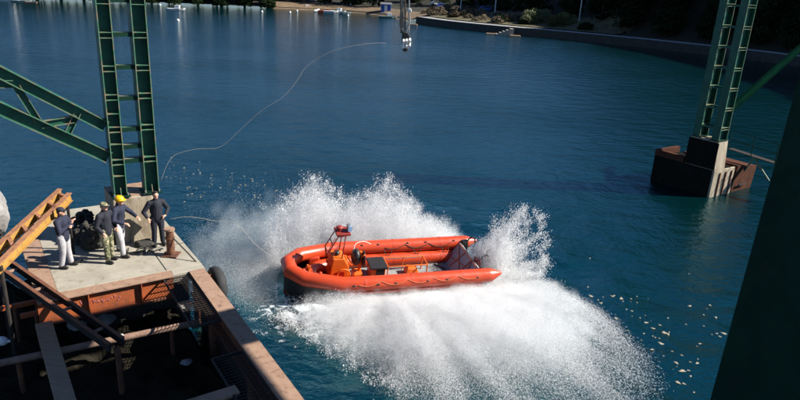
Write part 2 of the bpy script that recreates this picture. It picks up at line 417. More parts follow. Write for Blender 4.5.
for px, d in [(x, 30) for x in range(404, 600, 14)] + [(x, 9.5) for x in range(-20, 372, 10)] + [(x, 15) for x in range(-20, 372, 13)] + [(x, 3) for x in range(-20, 268, 9)]:
    p, i = on_shore(px+random.uniform(-4, 4), d+random.uniform(-1.5, 1.5)); put_tree(p, random.uniform(.8, 1.25))
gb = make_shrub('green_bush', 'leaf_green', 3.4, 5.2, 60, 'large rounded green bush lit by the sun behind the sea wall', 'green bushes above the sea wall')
first = True
for px, d, s in ((528, 9, .8), (543, 11, 1.15), (553, 8, .9), (562, 13, 1.0), (534, 15, 1.1)):
    p, i = on_shore(px, d)
    if first: gb.location = p; gb.scale = (s, s, s); first = False
    else: dup(gb, p, random.uniform(0, 6), s)
bb = make_shrub('dry_shrub', 'leaf_brown', 1.6, 3.0, 34, 'low dry brown shrub on the bank above the sea wall', 'dry shrubs above the sea wall', .13)
first = True
for px, d, s in [(x, random.uniform(6, 9), random.uniform(.7, 1.15)) for x in range(424, 526, 5)] + [(x, random.uniform(11, 19), random.uniform(.9, 1.4)) for x in range(428, 530, 6)] + [(x, random.uniform(6, 10), random.uniform(.6, 1.0)) for x in range(560, 625, 9)]:
    p, i = on_shore(px, d)
    if first: bb.location = p; bb.scale = (s, s, s); first = False
    else: dup(bb, p, random.uniform(0, 6), s)
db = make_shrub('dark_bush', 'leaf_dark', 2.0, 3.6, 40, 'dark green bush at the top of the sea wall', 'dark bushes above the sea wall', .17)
first = True
for px, d, s in ((500, 7, .9), (509, 8, 1.0), (517, 6.5, .8), (570, 6.5, .9), (582, 7, 1.0), (592, 6.5, .9), (536, 6.3, .7)):
    p, i = on_shore(px, d)
    if first: db.location = p; db.scale = (s, s, s); first = False
    else: dup(db, p, random.uniform(0, 6), s)

fb = make_shrub('waterside_bush', 'leaf_dark', 2.4, 4.4, 44, 'dark bush hanging over the waterline on the far shore left of the brown bank', 'dark bushes along the far waterline', .2)
first = True
for px, d, s in [(x, random.uniform(.2, 1.6), random.uniform(.8, 1.2)) for x in range(100, 272, 6)] + [(x, random.uniform(.2, 1.6), random.uniform(.9, 1.2)) for x in range(-14, 90, 12)]:
    p, i = on_shore(px, d); p.z = max(p.z, .1)
    if first: fb.location = p; fb.scale = (s, s, s); first = False
    else: dup(fb, p, random.uniform(0, 6), s)

# far lamp posts, shed, vehicle, boats, buoys, landing steps
def lamp(px, d, label):
    p, i = on_shore(px, d); r = empty('lamp_post', p, label, 'lamp post', 'pale posts behind the far shore')
    MB().tube([p+V((0, 0, -.3)), p+V((0, 0, 7))], .11, 7).build('pole', 'white', r)
    MB().tube([p+V((0, 0, 6.95)), p+V((.7, 0, 7.2))], .06, 6).build('arm', 'white', r)
    MB().ball(p+V((.8, 0, 7.15)), (.3, .14, .09), 8, 6).build('lamp_head', 'steel', r)
for px, d, l in ((353, 7.5, 'thin pale lamp post on the brown bank left of the hook'), (366, 8.5, 'thin pale lamp post beside the blue shed on the far bank'), (462, 22, 'pale post behind the dry shrubs, left of the green bush'), (497, 24, 'pale post behind the dry shrubs, nearest the green bush'), (569, 20, 'pale post just right of the green bush')): lamp(px, d, l)
p, i = on_shore(378, 4)
r = empty('shed', p, 'small blue boxy shed on the far bank left of the hook', 'shed')
MB().box((p.x-1.5, p.y-1.2, p.z-.3), (p.x+1.3, p.y+1.2, p.z+2.1)).build('wall', 'blue_paint', r)
m_ = MB(); m_.loft([[(p.x-1.7, p.y-1.4, p.z+2.1), (p.x+1.5, p.y-1.4, p.z+2.1), (p.x+1.5, p.y, p.z+2.6), (p.x-1.7, p.y, p.z+2.6)], [(p.x-1.7, p.y+1.4, p.z+2.1), (p.x+1.5, p.y+1.4, p.z+2.1), (p.x+1.5, p.y+.02, p.z+2.62), (p.x-1.7, p.y+.02, p.z+2.62)]])
m_.build('roof', 'steel', r)
MB().box((p.x-.5, p.y-1.24, p.z), (p.x+.3, p.y-1.19, p.z+1.8)).build('door', 'white', r)
p, i = on_shore(384.5, 4)
r = empty('hut', p, 'small white hut beside the blue shed on the far bank', 'hut')
MB().box((p.x-.9, p.y-1, p.z-.3), (p.x+.8, p.y+1, p.z+2.0)).build('wall', 'white', r)
MB().box((p.x-1.05, p.y-1.15, p.z+2.0), (p.x+.95, p.y+1.15, p.z+2.14)).build('roof', 'steel', r)
MB().box((p.x-.35, p.y-1.04, p.z), (p.x+.3, p.y-.99, p.z+1.7)).build('door', 'dark_steel', r)

def make_car(p, rz, body, label, name='parked_car'):
    r = empty(name, p, label, 'car')
    R = Matrix.Rotation(rz, 3, 'Z')
    def T(x, y, z): return p + R @ V((x, y, z))
    sec = [(-2.0, .35), (2.0, .35), (2.05, .75), (1.3, .9), (.7, 1.4), (-1.1, 1.42), (-1.8, .95), (-2.05, .8)]
    MB().loft([[T(x, -.8, z) for x, z in sec], [T(x, .8, z) for x, z in sec]]).build('body', body, r)
    MB().loft([[T(x, -.82, z) for x, z in ((1.05, .97), (.62, 1.33), (-1.0, 1.35), (-1.5, .98))], [T(x, .82, z) for x, z in ((1.05, .97), (.62, 1.33), (-1.0, 1.35), (-1.5, .98))]]).build('window', 'black', r)
    for x in (-1.3, 1.3):
        for y in (-.78, .78): MB().tube([T(x, y-.1, .33), T(x, y+.1, .33)], .33, 12).build('wheel', 'rubber', r)
p, i = on_shore(436, 21); make_car(p+V((0, 0, .1)), .2, M['blue_paint'], 'blue parked car behind the dry shrubs right of the hook')
p, i = on_shore(441, 27); make_car(p+V((0, 0, .1)), .2, M['white'], 'white parked car behind the dry shrubs right of the hook')
p, i = on_shore(481, 27); make_car(p+V((0, 0, .1)), .1, M['blue_paint'], 'blue parked car between the two pale posts behind the shrubs')

def small_boat(px, py, L, rz, hullmat, label, cabin=False):
    p = at(px, py, 0.0); r = empty('moored_boat', p, label, 'boat', 'small boats moored off the far shore')
    R = Matrix.Rotation(rz, 3, 'Z'); T = lambda x, y, z: p + R @ V((x*L, y*L, z))
    rings = []
    for x, w, zb, zt in ((-.5, .13, -.1, .48), (-.2, .17, -.15, .45), (.2, .15, -.12, .5), (.42, .07, 0, .62), (.5, .012, .3, .7)):
        rings.append([T(x, w, zt), T(x, w*.75, zb+.15), T(x, 0, zb), T(x, -w*.75, zb+.15), T(x, -w, zt), T(x, -w*.85, zt-.02), T(x, 0, zb+.2), T(x, w*.85, zt-.02)])
    MB().loft(rings).build('hull', hullmat, r)
    for x in (-.25, .1): MB().box((x*L-.1, -.14*L, .30), (x*L+.1, .14*L, .34), lambda a, b, c: p+R @ V((a, b, c))).build('thwart', 'wood', r)
    if cabin: MB().box((-.05*L, -.1*L, .4), (.2*L, .1*L, 1.25), lambda a, b, c: p+R @ V((a, b, c))).build('cabin', 'white', r)
for k, (px, py, L, rz, hm, lb, cb) in enumerate((
    (306, 9.3, 4.2, .2, 'white', 'white cabin boat moored off the brown bank, leftmost of the right-hand row', True),
    (317.5, 11.5, 3.6, 1.4, 'white', 'short white boat seen end on in the moored row', False), (324, 12, 4, .5, 'red_paint', 'small red-hulled boat in the moored row', False),
    (331, 12.6, 4.2, .1, 'white', 'low open white boat right of the red-hulled boat', False), (338, 12.6, 4.6, -.1, 'white', 'white cabin boat in the middle of the moored row', True), (345, 14, 3.4, .3, 'steel', 'small grey boat at the right end of the moored row', False),
    (388, 18, 5, .1, 'steel', 'grey workboat by the bank just left of the hook', True),
    (176, 10.5, 4.6, .0, 'white', 'white cabin boat alone just right of the left tower', True),
    (10, 1.5, 5, .0, 'white', 'white cabin boat in the top left corner of the bay', True), (22, 2.5, 4.4, .3, 'steel', 'grey open boat in the top left corner of the bay', False), (31, 4, 3.8, -.2, 'wood', 'brown open boat in the top left corner of the bay', False))):
    small_boat(px, py, L, rz, hm, lb, cb)
for px, py in ((290, 13), (297, 11.5), (348, 16.2), (262, 12.3), (178, 21.2), (160, 5.5)):
    p = at(px, py); r = empty('mooring_buoy', p, 'small white mooring buoy floating on the far water', 'buoy', 'white mooring buoys')
    MB().ball(p+V((0, 0, .15)), .30, 12, 8).build('float_ball', 'white', r, 'all'); MB().tube([p+V((0, 0, .4)), p+V((0, 0, .65))], .05, 6).build('ring_post', 'steel', r)
p = at(506, 35.3); r = empty('landing_steps', p, 'pale stone landing steps at the foot of the sea wall', 'steps')
for k in range(5):
    MB().box((p.x-2.2+k*.7, p.y-1.6+k*.02, -.3), (p.x-1.5+k*.7, p.y+.6, .3+.28*k)).build('step', 'concrete', r)
for px, py, s, lb in ((492, 34.6, 1.0, 'flat pale raft left of the landing steps'), (515, 36.6, .9, 'flat pale raft right of the landing steps'), (413, 25.2, .8, 'flat pale raft beside the hook at the end of the sea wall')):
    p = at(px, py); tag(MB().loft([[p+V((-1.3*s, -.5*s, 0)), p+V((1.2*s, -.6*s, 0)), p+V((1.3*s, .5*s, 0)), p+V((-1.2*s, .6*s, 0))], [p+V((-1.25*s, -.45*s, .28)), p+V((1.15*s, -.55*s, .28)), p+V((1.25*s, .45*s, .28)), p+V((-1.15*s, .55*s, .28))]]).build('raft', 'wood', bevel=.03), lb, 'raft', 'rafts by the sea wall')

# ------------------------------------------------------------------ dock
Fd = lambda a, b, z: D(a, b, z)
# ground under and in front of the dock
mb = MB(); na, nb = 120, 150; hm = rng.normal(size=(na+1, nb+1))
def sm(h, n):
    for _ in range(n): h = (h+np.roll(h, 1, 0)+np.roll(h, -1, 0)+np.roll(h, 1, 1)+np.roll(h, -1, 1))/5
    return h/h.std()
HT = .10*sm(hm, 8)+.05*sm(rng.normal(size=hm.shape), 2)
for i in range(na+1):
    for j in range(nb+1):
        a = -12+11.9*i/na; b = -9+19*j/nb
        z = .45+HT[i, j]*1.0 - max(0, (a+.75))*2.0 - max(0, -4.5-b)*.35
        mb.v.append(D(a, b, z))
for i in range(na):
    for j in range(nb): mb.f.append((i*(nb+1)+j, (i+1)*(nb+1)+j, (i+1)*(nb+1)+j+1, i*(nb+1)+j+1))
tag(mb.build('rubble_ground', 'rubble'), kind='structure')

r = empty('dock_platform', D(-1.9, -3, 0), 'concrete topped dock platform on rusty steel beams where four people stand', 'dock')
MB().box((-3.7, -6.6, 1.72), (0, -.3, 2.0), Fd).build('slab', 'concrete', r, bevel=.02)
MB().box((-3.5, -6.3, -.8), (-.25, -.9, 1.718), Fd).build('dark_back_wall', 'concrete_dark', r)  # dark wall added so the back of the pit stays dark
b_ = MB(); b_.box((-4.2, -.30, 1.955), (-.9, .10, 1.985), Fd); b_.build('top_flange', 'rust_plate', r)
b_ = MB(); b_.box((-4.2, -.06, 1.36), (-.9, -.02, 1.955), Fd); o_ = b_.build('web', 'orange_steel', r); o_['label'] = 'orange painted beam web with pink chalk scrawl'
MB().box((-4.2, -.16, 1.33), (-.9, .10, 1.36), Fd).build('bottom_flange', 'rust', r)
for a in (-3.05, -1.75):
    MB().box((a-.012, -.02, 1.36), (a+.012, .09, 1.953), Fd).build('stiffener', 'orange_steel', r)
ch = MB(); x = -3.35                              # illegible chalk scrawl on the web
for k in range(11):
    w = random.uniform(.05, .09); z0 = 1.66+.04*math.sin(k*1.7)
    pts = [D(x+w*q, -.012, z0+random.uniform(-.05, .07)) for q in (0, .3, .55, .8, 1)]
    ch.tube(pts, .008, 4); x += w+.035
ch.build('chalk_mark', 'chalk', r)
MB().box((-4.2, -4.6, 1.96), (-3.703, -.303, 2.02), Fd).build('side_beam', 'rust_plate', r, bevel=.01)
MB().box((-4.0, -4.6, 1.2), (-3.95, -.303, 1.959), Fd).build('side_web', 'rust', r)
MB().box((-.9, -.303, 1.72), (0, -.02, 1.99), Fd).build('corner_block', 'concrete', r, bevel=.02)
for a, b in ((-.3, -.6), (-.3, -3.2), (-.3, -6.1)):
    MB().tube([D(a+.25, b, -2), D(a+.25, b, 1.715)], .16, 12).build('pile', 'rust', r, True)
# joints on the slab (grooves as thin dark strips of tar)
jt = MB()
jt.box((-3.68, -2.02, 2.0), (-.02, -1.99, 2.004), Fd); jt.box((-1.0, -1.99, 2.0), (-.97, -.32, 2.004), Fd)
jt.build('tar_joint', 'rubber', r)

# pedestal + tower
r = empty('tower_pedestal', D(-1.1, -3.3, 2), 'stained concrete block under the left green tower', 'pedestal')
sec0 = [(-1.80, -2.75), (-.62, -2.75), (-.42, -2.95), (-.36, -4.1), (-1.80, -4.1)]
MB().loft([[D(a, b, 2.0) for a, b in sec0], [D(a+.03*(a+1.1 < 0)-.03*(a+1.1 > 0), b-.04*(b > -3), 3.42) for a, b in sec0]]).build('block', 'concrete_wall', r, bevel=.03)
MB().box((-1.78, -4.05, 3.42), (-.42, -2.9, 3.455), Fd).build('grout_bed', 'rust_plate', r)

def h_column(name, fr, a0, a1, bc, z0, z1, fw, levels, parent, m='green', me='green_edge', tf=.022, axis='a'):
    """H section: two flanges facing along a, web between them, pairs of stiffener plates."""
    w = MB(); w.box((a0+tf, bc-.008, z0), (a1-tf, bc+.008, z1), fr); o = w.build(name, m, parent)
    for a in (a0, a1-tf): MB().box((a, bc-fw/2, z0), (a+tf, bc+fw/2, z1), fr).build('flange', m, o)
    e = MB()
    for a in (a0, a1-tf): e.box((a-.002, bc+fw/2-.004, z0), (a+tf+.002, bc+fw/2+.004, z1), fr)  # paler strips colour the flange edges as lit
    for z in levels:
        e.box((a0+tf, bc+.008, z-.009), (a1-tf, bc+fw/2-.006, z+.009), fr)
    e.build('stiffener', me, o)
    w2 = MB()
    for z in levels: w2.box((a0+tf, bc-fw/2+.006, z-.009), (a1-tf, bc-.008, z+.009), fr)
    w2.build('rear_stiffener', m, o)
    return o
r = empty('gantry_tower', D(-1.05, -3.0, 3.45), 'green steel gantry tower with a braced boom on the concrete dock at left', 'tower')
lv = []
for z in (4.52, 5.49, 6.42, 7.22, 8.13, 9.03, 9.93, 10.83): lv += [z-.075, z+.075]
lv1 = lv+[4.10, 5.06, 5.95]
BT = -3.05
h_column('column', Fd, -1.70, -1.34, BT, 3.50, 12.5, .46, lv1, r)
h_column('column', Fd, -.82, -.42, BT, 3.50, 12.5, .46, lv, r)
for z in (4.50, 4.93, 5.45, 6.36, 7.24, 8.14, 9.05, 9.95):
    for s in (-.13, .13):
        MB().box((-1.34, BT+s-.03, z-.055), (-.82, BT+s+.03, z+.055), Fd).build('rung', 'green_dark', r)
    MB().box((-1.335, BT-.09, z+.058), (-.825, BT+.09, z+.064), Fd).build('batten_plate', 'green_edge', r)
for a0, a1 in ((-1.78, -1.26), (-.90, -.36)):
    MB().box((a0, BT-.32, 3.456), (a1, BT+.30, 3.498), Fd).build('base_plate', 'green_dark', r)
    for a in (a0+.07, a1-.07): MB().tube([D(a, BT+.24, 3.498), D(a, BT+.24, 3.57)], .028, 6).build('anchor_bolt', 'steel', r)
    g = MB(); g.loft([[D((a0+a1)/2-.01, BT+.23, 3.5), D((a0+a1)/2-.01, BT+.29, 3.5), D((a0+a1)/2-.01, BT+.235, 3.75)], [D((a0+a1)/2+.01, BT+.23, 3.5), D((a0+a1)/2+.01, BT+.29, 3.5), D((a0+a1)/2+.01, BT+.235, 3.75)]]); g.build('gusset', 'green_edge', r)
# brace boom: two channels + lacing
def chord(a0, z0, a1, z1, dep, name='brace_chord'):
    n = V((0, 0, 1)); p, q = D(a0, BT, z0), D(a1, BT, z1)
    o = MB().bar(p, q, .03, dep, (0, 0, 1)).build(name, 'green', r)
    dirv = (q-p).normalized(); t = DV.cross(dirv).normalized(); t = t if t.z > 0 else -t
    for s in (1, -1): MB().bar(p+t*(dep/2+.011)*s, q+t*(dep/2+.011)*s, .30, .022, t).build('flange', 'green', o)
    e = MB()
    for s in (1, -1): e.bar(p+t*(dep/2+.011)*s+DV*.153, q+t*(dep/2+.011)*s+DV*.153, .008, .026, t)
    e.build('flange_edge', 'green_edge', o)
chord(-1.72, 5.58, -7.5, 9.50, .27); chord(-1.72, 4.66, -7.5, 8.36, .30)
def lace(a0, z0, a1, z1):
    o = MB().bar(D(a0, BT, z0), D(a1, BT, z1), .025, .17).build('lacing', 'green', r)
    t = V((0, 0, 1)) if abs(z1-z0) < abs(a1-a0) else DU
    e = MB()
    for s in (1, -1): e.bar(D(a0, BT, z0)+t*.09*s, D(a1, BT, z1)+t*.09*s, .17, .02, t)
    e.build('lacing_flange', 'green_edge', o)
lace(-2.42, 6.0, -2.72, 5.45); lace(-2.45, 5.85, -3.32, 5.75); lace(-3.38, 5.83, -3.80, 6.85); lace(-3.85, 6.88, -4.7, 6.9); lace(-4.75, 7.55, -5.2, 6.95)
# top cross girder toward the far tower
# bollard
p = D(-.59, -1.29, 2.0); r = empty('bollard', p, 'rusty pipe bollard at the dock edge beside the man in dark overalls', 'bollard')
MB().tube([p, p+V((0, 0, .78))], .115, 16).build('post', 'rust', r, True)
MB().tube([p+V((0, 0, .78)), p+V((0, 0, .84))], .15, 16).build('cap', 'rust_plate', r, True)
MB().tube([p+V((0, 0, .52)), p+V((0, 0, .57))], .135, 16).build('collar', 'rust', r, True)
MB().box((p.x-.22, p.y-.22, p.z+.002), (p.x+.22, p.y+.22, p.z+.03)).build('foot_plate', 'rust', r)

# front walkway beam
r = empty('edge_beam', D(-.4, 3, 0), 'long rusty steel edge beam running from the dock corner toward the camera', 'beam')
Fe = lambda a, b, z: D(a-(b+.2)*.028, b, z)
MB().box((-.45, -.01, 1.95), (-.02, 9.5, 1.985), Fe).build('top_flange', 'rust_plate', r)
MB().box((-.25, -.01, 1.32), (-.22, 9.5, 1.95), Fe).build('web', 'rust', r)
MB().box((-.45, -.01, 1.285), (-.02, 9.5, 1.32), Fe).build('bottom_flange', 'rust', r)
MB().box((-.20, -.005, -1), (-.17, 9.5, 1.284), Fe).build('added_shade_plate', 'dark_steel', r)  # plate added to keep direct sun off the pit floor
for b in (1.4, 4.4, 7.4): MB().tube([Fe(-.235, b, -2), Fe(-.235, b, 1.284)], .14, 10).build('pile', 'rust', r, True)
# gratings
def grating(b0, b1, label):
    r = empty('grating_panel', D(-.85, (b0+b1)/2, 1.9), label, 'grating', 'grating panels beside the edge beam')
    Fg = lambda a, b, z: D(a-(b+.2)*.028, b, z)
    fr = MB()
    for a in (-1.18, -.50): fr.box((a, b0, 1.88), (a+.035, b1, 1.94), Fg)
    for b in (b0, b1-.035): fr.box((-1.145, b, 1.88), (-.50, b+.035, 1.94), Fg)
    fr.build('frame', 'dark_steel', r)
    g = MB(); n = int((b1-b0)/.11)
    for k in range(1, n): b = b0+k*(b1-b0)/n; g.box((-1.145, b-.007, 1.91), (-.50, b+.007, 1.925), Fg)
    for k in range(1, 7): a = -1.145+k*.645/7; g.box((a-.005, b0+.036, 1.895), (a+.005, b1-.036, 1.909), Fg)
    g.build('mesh', 'dark_steel', r)
grating(-.30, 2.9, 'dark steel grating panel touching the dock corner'); grating(4.4, 7.6, 'dark steel grating panel at the bottom edge of the picture')
MB_ = MB().tube([D(-8, .95, 1.18), D(-5, 1.2, 1.22), D(-.72, 1.58, 1.25)], .085, 14)
r = empty('cross_pipe', D(-3, 1.3, 1.2), 'long rusty pipe lying across the pit below the dock', 'pipe')
MB_.build('pipe', 'pipe', r, True)
MB().tube([D(-2.62, 1.40, 1.24), D(-2.54, 1.41, 1.24)], .097, 14).build('band', 'white', r, True)
for a, b in ((-4.8, 1.2), (-1.4, 1.5)): MB().tube([D(a, b, -.5), D(a, b, 1.15)], .06, 8).build('prop', 'rust', r)
r = empty('timber_beam', D(-4.1, 2.5, 1.4), 'weathered brown plank running down past the pipe at lower left', 'plank')
MB().box((-4.32, .15, 1.40), (-3.94, 6.0, 1.48), Fd).build('plank', 'wood', r, bevel=.01)
for b in (.8, 4.8): MB().box((-4.25, b, -.5), (-4.0, b+.2, 1.399), Fd).build('prop', 'rust', r)
r = empty('cross_plank', D(-2.2, 5.7, 1.9), 'short tan plank ending at the lower grating panel', 'plank')
MB().box((-3.6, 5.58, 1.86), (-1.20, 5.86, 1.95), Fd).build('plank', 'rust_plate', r, bevel=.01)
MB().box((-3.6, 5.66, 1.5), (-1.25, 5.72, 1.858), Fd).build('web', 'dark_steel', r)
MB().box((-3.3, 5.6, -.5), (-3.1, 5.8, 1.5), Fd).build('prop', 'rust', r)
# dark diagonal channel
r = empty('diagonal_truss', D(-3.1, 3.5, 2.0), 'dark double channel steel strut slanting across the lower left pit', 'strut')
p0, p1 = at(-50, 228, 2.6), at(117, 345, 1.75); dd = (p1-p0).normalized(); sd = dd.cross(V((0, 0, 1))).normalized()
for s in (-.17, .17):
    c = MB().bar(p0+sd*s, p1+sd*s, .05, .20).build('channel', 'dark_steel', r)
    MB().bar(p0+sd*s+V((0, 0, .105)), p1+sd*s+V((0, 0, .105)), .09, .012).build('flange', 'rust', c)
for t in (.25, .42, .58, .74, .9):
    c = p0.lerp(p1, t); MB().bar(c-sd*.145, c+sd*.145, .07, .05).build('batten', 'rust_plate', r)
MB().tube([p1+V((0, 0, -.1)), p1+V((0, 0, -1.7))], .07, 8).build('prop', 'rust', r)
# yellow boom
r = empty('steel_ramp', at(33, 228, 3.0), 'yellow painted steel ramp frame sloping up at far left of the dock', 'ramp')
q = [(at(-14, 260, 2.9), at(60.5, 192.5, 3.75)), (at(-10, 276, 2.9), at(70, 196.5, 3.75))]
for k, (a, b) in enumerate(q):
    c = MB().bar(a, b, .05, .20).build('channel', 'yellow', r)
    MB().bar(a+V((0, 0, .11)), b+V((0, 0, .11)), .15, .016).build('flange', 'yellow_rust', c)
    MB().bar(a-V((0, 0, .11)), b-V((0, 0, .11)), .15, .016).build('flange', 'yellow', c)
for t in (.1, .28, .46, .64, .82, .97):
    a = q[0][0].lerp(q[0][1], t); b = q[1][0].lerp(q[1][1], t); MB().bar(a, b, .09, .10).build('cross_bar', 'yellow_rust', r)
e0 = q[1][1]+V((0, 0, -.1)); e1 = q[0][1]+V((0, 0, -.1))
for e in (e0, e1): MB().tube([e+(q[0][0]-q[0][1]).normalized()*.15, V((e.x-.1, e.y, 2.0))], .04, 8).build('post', 'dark_steel', r)
for a in (q[0][0], q[1][0]):
    b = a+(q[0][1]-q[0][0])*.12; MB().tube([b, V((b.x, b.y, .3))], .05, 8).build('post', 'dark_steel', r)
# orange steel scraps under the ramp
for px, py, w, lb in ((14, 306, .5, 'orange steel bracket in the pit at far left'), (36, 313, .35, 'orange steel bracket beside the rusty side beam')):
    p = at(px, py, 1.5); r = empty('beam_bracket', p, lb, 'bracket', 'orange brackets in the pit')
    MB().box((-w, -.06, -.05), (w, .06, .05), lambda a, b, c: p+DU*a+DV*b+V((0, 0, c))).build('arm', 'orange_steel', r)
    MB().box((w-.03, -.09, -.25), (w, .09, -.051), lambda a, b, c: p+DU*a+DV*b+V((0, 0, c))).build('lug', 'orange_steel', r)
    MB().tube([p+V((0, 0, -.052)), V((p.x, p.y, 0))], .05, 8).build('prop', 'rust', r)
# plastic bottle-shaped float
p = at(2, 341, .75); r = empty('float', p, 'white plastic float lying in the pit at the left edge', 'float')
MB().ball(p, (.16, .12, .12), 14, 10).build('ball', 'white', r, 'all'); MB().tube([p+V((.14, 0, 0)), p+V((.22, 0, .01))], .035, 8).build('neck', 'white', r)
# boulder
def boulder(p, s, label, name='boulder', seed=0, m='rock'):
    rnd = random.Random(seed); b = MB(); b.ball((0, 0, 0), 1.0, 26, 18)
    dirs = [(V((rnd.gauss(0, 1), rnd.gauss(0, 1), rnd.gauss(0, 1))).normalized(), rnd.uniform(.62, .95)) for _ in range(24)]
    for i, q in enumerate(b.v):
        k = 1.0; u = q.normalized() if q.length > 0 else q
        for d, h in dirs:
            t = u.dot(d)
            if t*k > h: k = h/t
        k *= 1+.025*math.sin(9*u.x+seed)*math.cos(11*u.y)*math.sin(7*u.z+2)
        b.v[i] = V(p)+V((u.x*k*s[0], u.y*k*s[1], u.z*k*s[2]))
    return tag(b.build(name, m), label, 'rock')
boulder(at(-9, 232, 1.2)+V((0, 0, .75)), (.75, .9, 1.15), 'big pale grey boulder at the left edge behind the yellow ramp', seed=3)
for k, (px, py, z, s, lb) in enumerate(((78, 325, .7, .30, 'grey stone in the pit under the orange beam'), (108, 318, .7, .34, 'flat pale stone under the orange beam, nearest the pipe'), (186, 305, .6, .30, 'pale broken stone seen through the grating'), (186, 362, .5, .18, 'small pale stone deep in the dark pit'), (8, 190+56, 1.5, .5, 'grey stone below the yellow ramp at the left edge'))):
    boulder(at(px, py, z), (s, s*.8, s*.45), lb, 'stone', seed=10+k)
# tyre fender
p = D(.28, .10, 1.42); r = empty('tyre_fender', p, 'black tyre fender hanging at the dock corner above the water', 'fender')
def ring(c, n, R, rr, seg=28, ts=10):
    n = V(n).normalized(); a = n.orthogonal().normalized(); b = n.cross(a)
    return MB().tube([c+a*(R*math.cos(2*PI*i/seg))+b*(R*math.sin(2*PI*i/seg)) for i in range(seg)], rr, ts, True)
ring(p, DU, .40, .17).build('tyre', 'rubber', r, 'all')
MB().tube([p+V((0, 0, .36)), D(-.15, .30, 1.9)], .02, 6).build('chain', 'rust', r)
# hoses / ropes lying on the dock
def squiggle(c, n, R, z, sd):
    rd = random.Random(sd); return [V((c.x+R*(i/n-.5)*2.2+rd.uniform(-.12, .12)*R*2, c.y+rd.uniform(-.5, .5)*R, z+rd.uniform(0, .05))) for i in range(n)]
def smooth_path(P, k=4):
    P = [V(p) for p in P]; out = []
    for i in range(len(P)-1):
        p0, p1, p2, p3 = P[max(0, i-1)], P[i], P[i+1], P[min(len(P)-1, i+2)]
        for j in range(k):
            t = j/k; out.append(.5*((2*p1)+(p2-p0)*t+(2*p0-5*p1+4*p2-p3)*t*t+(3*p1-p0-3*p2+p3)*t**3))
    return out+[P[-1]]
for px, py, R, n, lb in ((135, 253, .42, 14, 'tangled black hose on the concrete at the feet of the helmeted man'), (150, 251, .34, 12, 'black rope heap between the helmeted man and the man in overalls'), (78, 262, .22, 9, 'short dark rope end lying beside the man in grey trousers at left')):
    tag(MB().tube(smooth_path(squiggle(at(px, py, 2.0), n, R, 2.025, int(px))), .022, 6).build('hose', 'rope_dark', None, 'all'), lb, 'hose')
pl = at(146, 246, 2.0); tag(boulder(pl+V((0, 0, .07)), (.38, .22, .20), 'x', 'net_heap', 5, 'rope_dark'), 'low heap of dark netting against the concrete pedestal', 'net')

hp = MB(); rdp = random.Random(4)
for k in range(26):
    a = rdp.uniform(-2.75, -1.95); b = rdp.uniform(-4.2, -2.7); hh = rdp.uniform(.35, .75)*(1-.5*abs(a+2.1))
    hp.ball(D(a, b, 2.0+hh*.45), (rdp.uniform(.15, .25), rdp.uniform(.15, .25), hh*.9), 12, 8)
hp_ = hp.build('black_heap', 'rope_dark'); remesh(hp_, .05, 1)  # jagged near-black heap beside the pedestal
from mathutils import noise as mnoise
for v_ in hp_.data.vertices:
    c_ = v_.co*7; v_.co += v_.normal*(.09*mnoise.noise(c_)+.07*mnoise.noise(c_*2.7))
hp_.data.shade_flat(); tag(hp_, 'tall black heap on the dock left of the concrete pedestal', 'net')
# ------------------------------------------------------------------ ropes in the air
HOOK = aty(405, 44, 21.5)
def line_px(pts, y0, y1, r, m, name, label):
    n = len(pts); P = [aty(px, py, y0+(y1-y0)*i/(n-1)) for i, (px, py) in enumerate(pts)]
    return tag(MB().tube(smooth_path(P, 5), r, 6).build(name, m, None, 'all'), label, 'rope')
line_px([(161, 181), (168, 163), (177, 154), (197, 149), (220, 147), (240, 130), (261, 111), (284, 96), (298, 79), (307, 66), (330, 52), (358, 45), (381, 43), (400, 45)], 19.2, 21.5, .0055, 'rope', 'tag_line', 'long thin pale rope curving through the air from the left tower to the hook')
line_px([(170, 219), (185, 217), (200, 218), (215, 221), (233, 222), (243, 230), (252, 241), (262, 250), (268, 254)], 18.9, 19.2, .008, 'rope', 'painter_rope', 'pale mooring rope looping from the dock edge to the boat bow')
line_px([(171, 236), (185, 250), (200, 266), (206, 272)], 17.1, 16.5, .02, 'rope_dark', 'dock_rope', 'short dark rope stretched from the rusty bollard to the dock corner')

# hook block
r = empty('hook_block', HOOK, 'blackened release hook hanging on wire falls at the top centre', 'hook')
px_ = lambda x, y, dy=0: aty(x, y, 21.5+dy)
for k, (x0, x1) in enumerate(((400.5, 401.5), (402.5, 403), (405, 405), (409.5, 409))):
    MB().tube([px_(x1, 33, (k % 2)*.1), px_(x0, -60, (k % 2)*.1), px_(x0, -200, (k % 2)*.1)], .022 if k else .035, 8).build('wire_fall', 'hook_iron' if k in (0, 2) else 'steel', r)
s_ = MB().loft([[px_(x, y, -.12) for x, y in ((402, 31), (408, 33), (411, 38), (411, 45), (404, 47), (401.5, 44))], [px_(x, y, .14) for x, y in ((402, 31), (408, 33), (411, 38), (411, 45), (404, 47), (401.5, 44))]]); s_.build('side_plate', 'hook_iron', r, bevel=.02)
for x, y in ((403.6, 43.5), (406.6, 43.2), (409.6, 42.6)):
    c = px_(x, y); MB().tube([c+V((0, -.24, .06)), c+V((0, -.15, .10)), c+V((0, -.15, -.08)), c+V((0, -.24, -.10))], .045, 8).build('shackle', 'white', r)
MB().tube(smooth_path([px_(403, 30), px_(400, 25), px_(400.5, 15), px_(403, 8)]), .03, 6).build('hanging_strop', 'rope', r)
MB().tube(smooth_path([px_(407, 31), px_(410, 22), px_(409, 12), px_(406, 11), px_(405, 20), px_(406, 30)]), .018, 6).build('sling', 'rope', r)
ring(px_(409.5, 10.5), (0, 1, 0), .05, .02, 14, 6).build('shackle_ring', 'white', r)
hk = [px_(406, 46), px_(407, 49), px_(405, 50.5), px_(403.5, 48.5)]
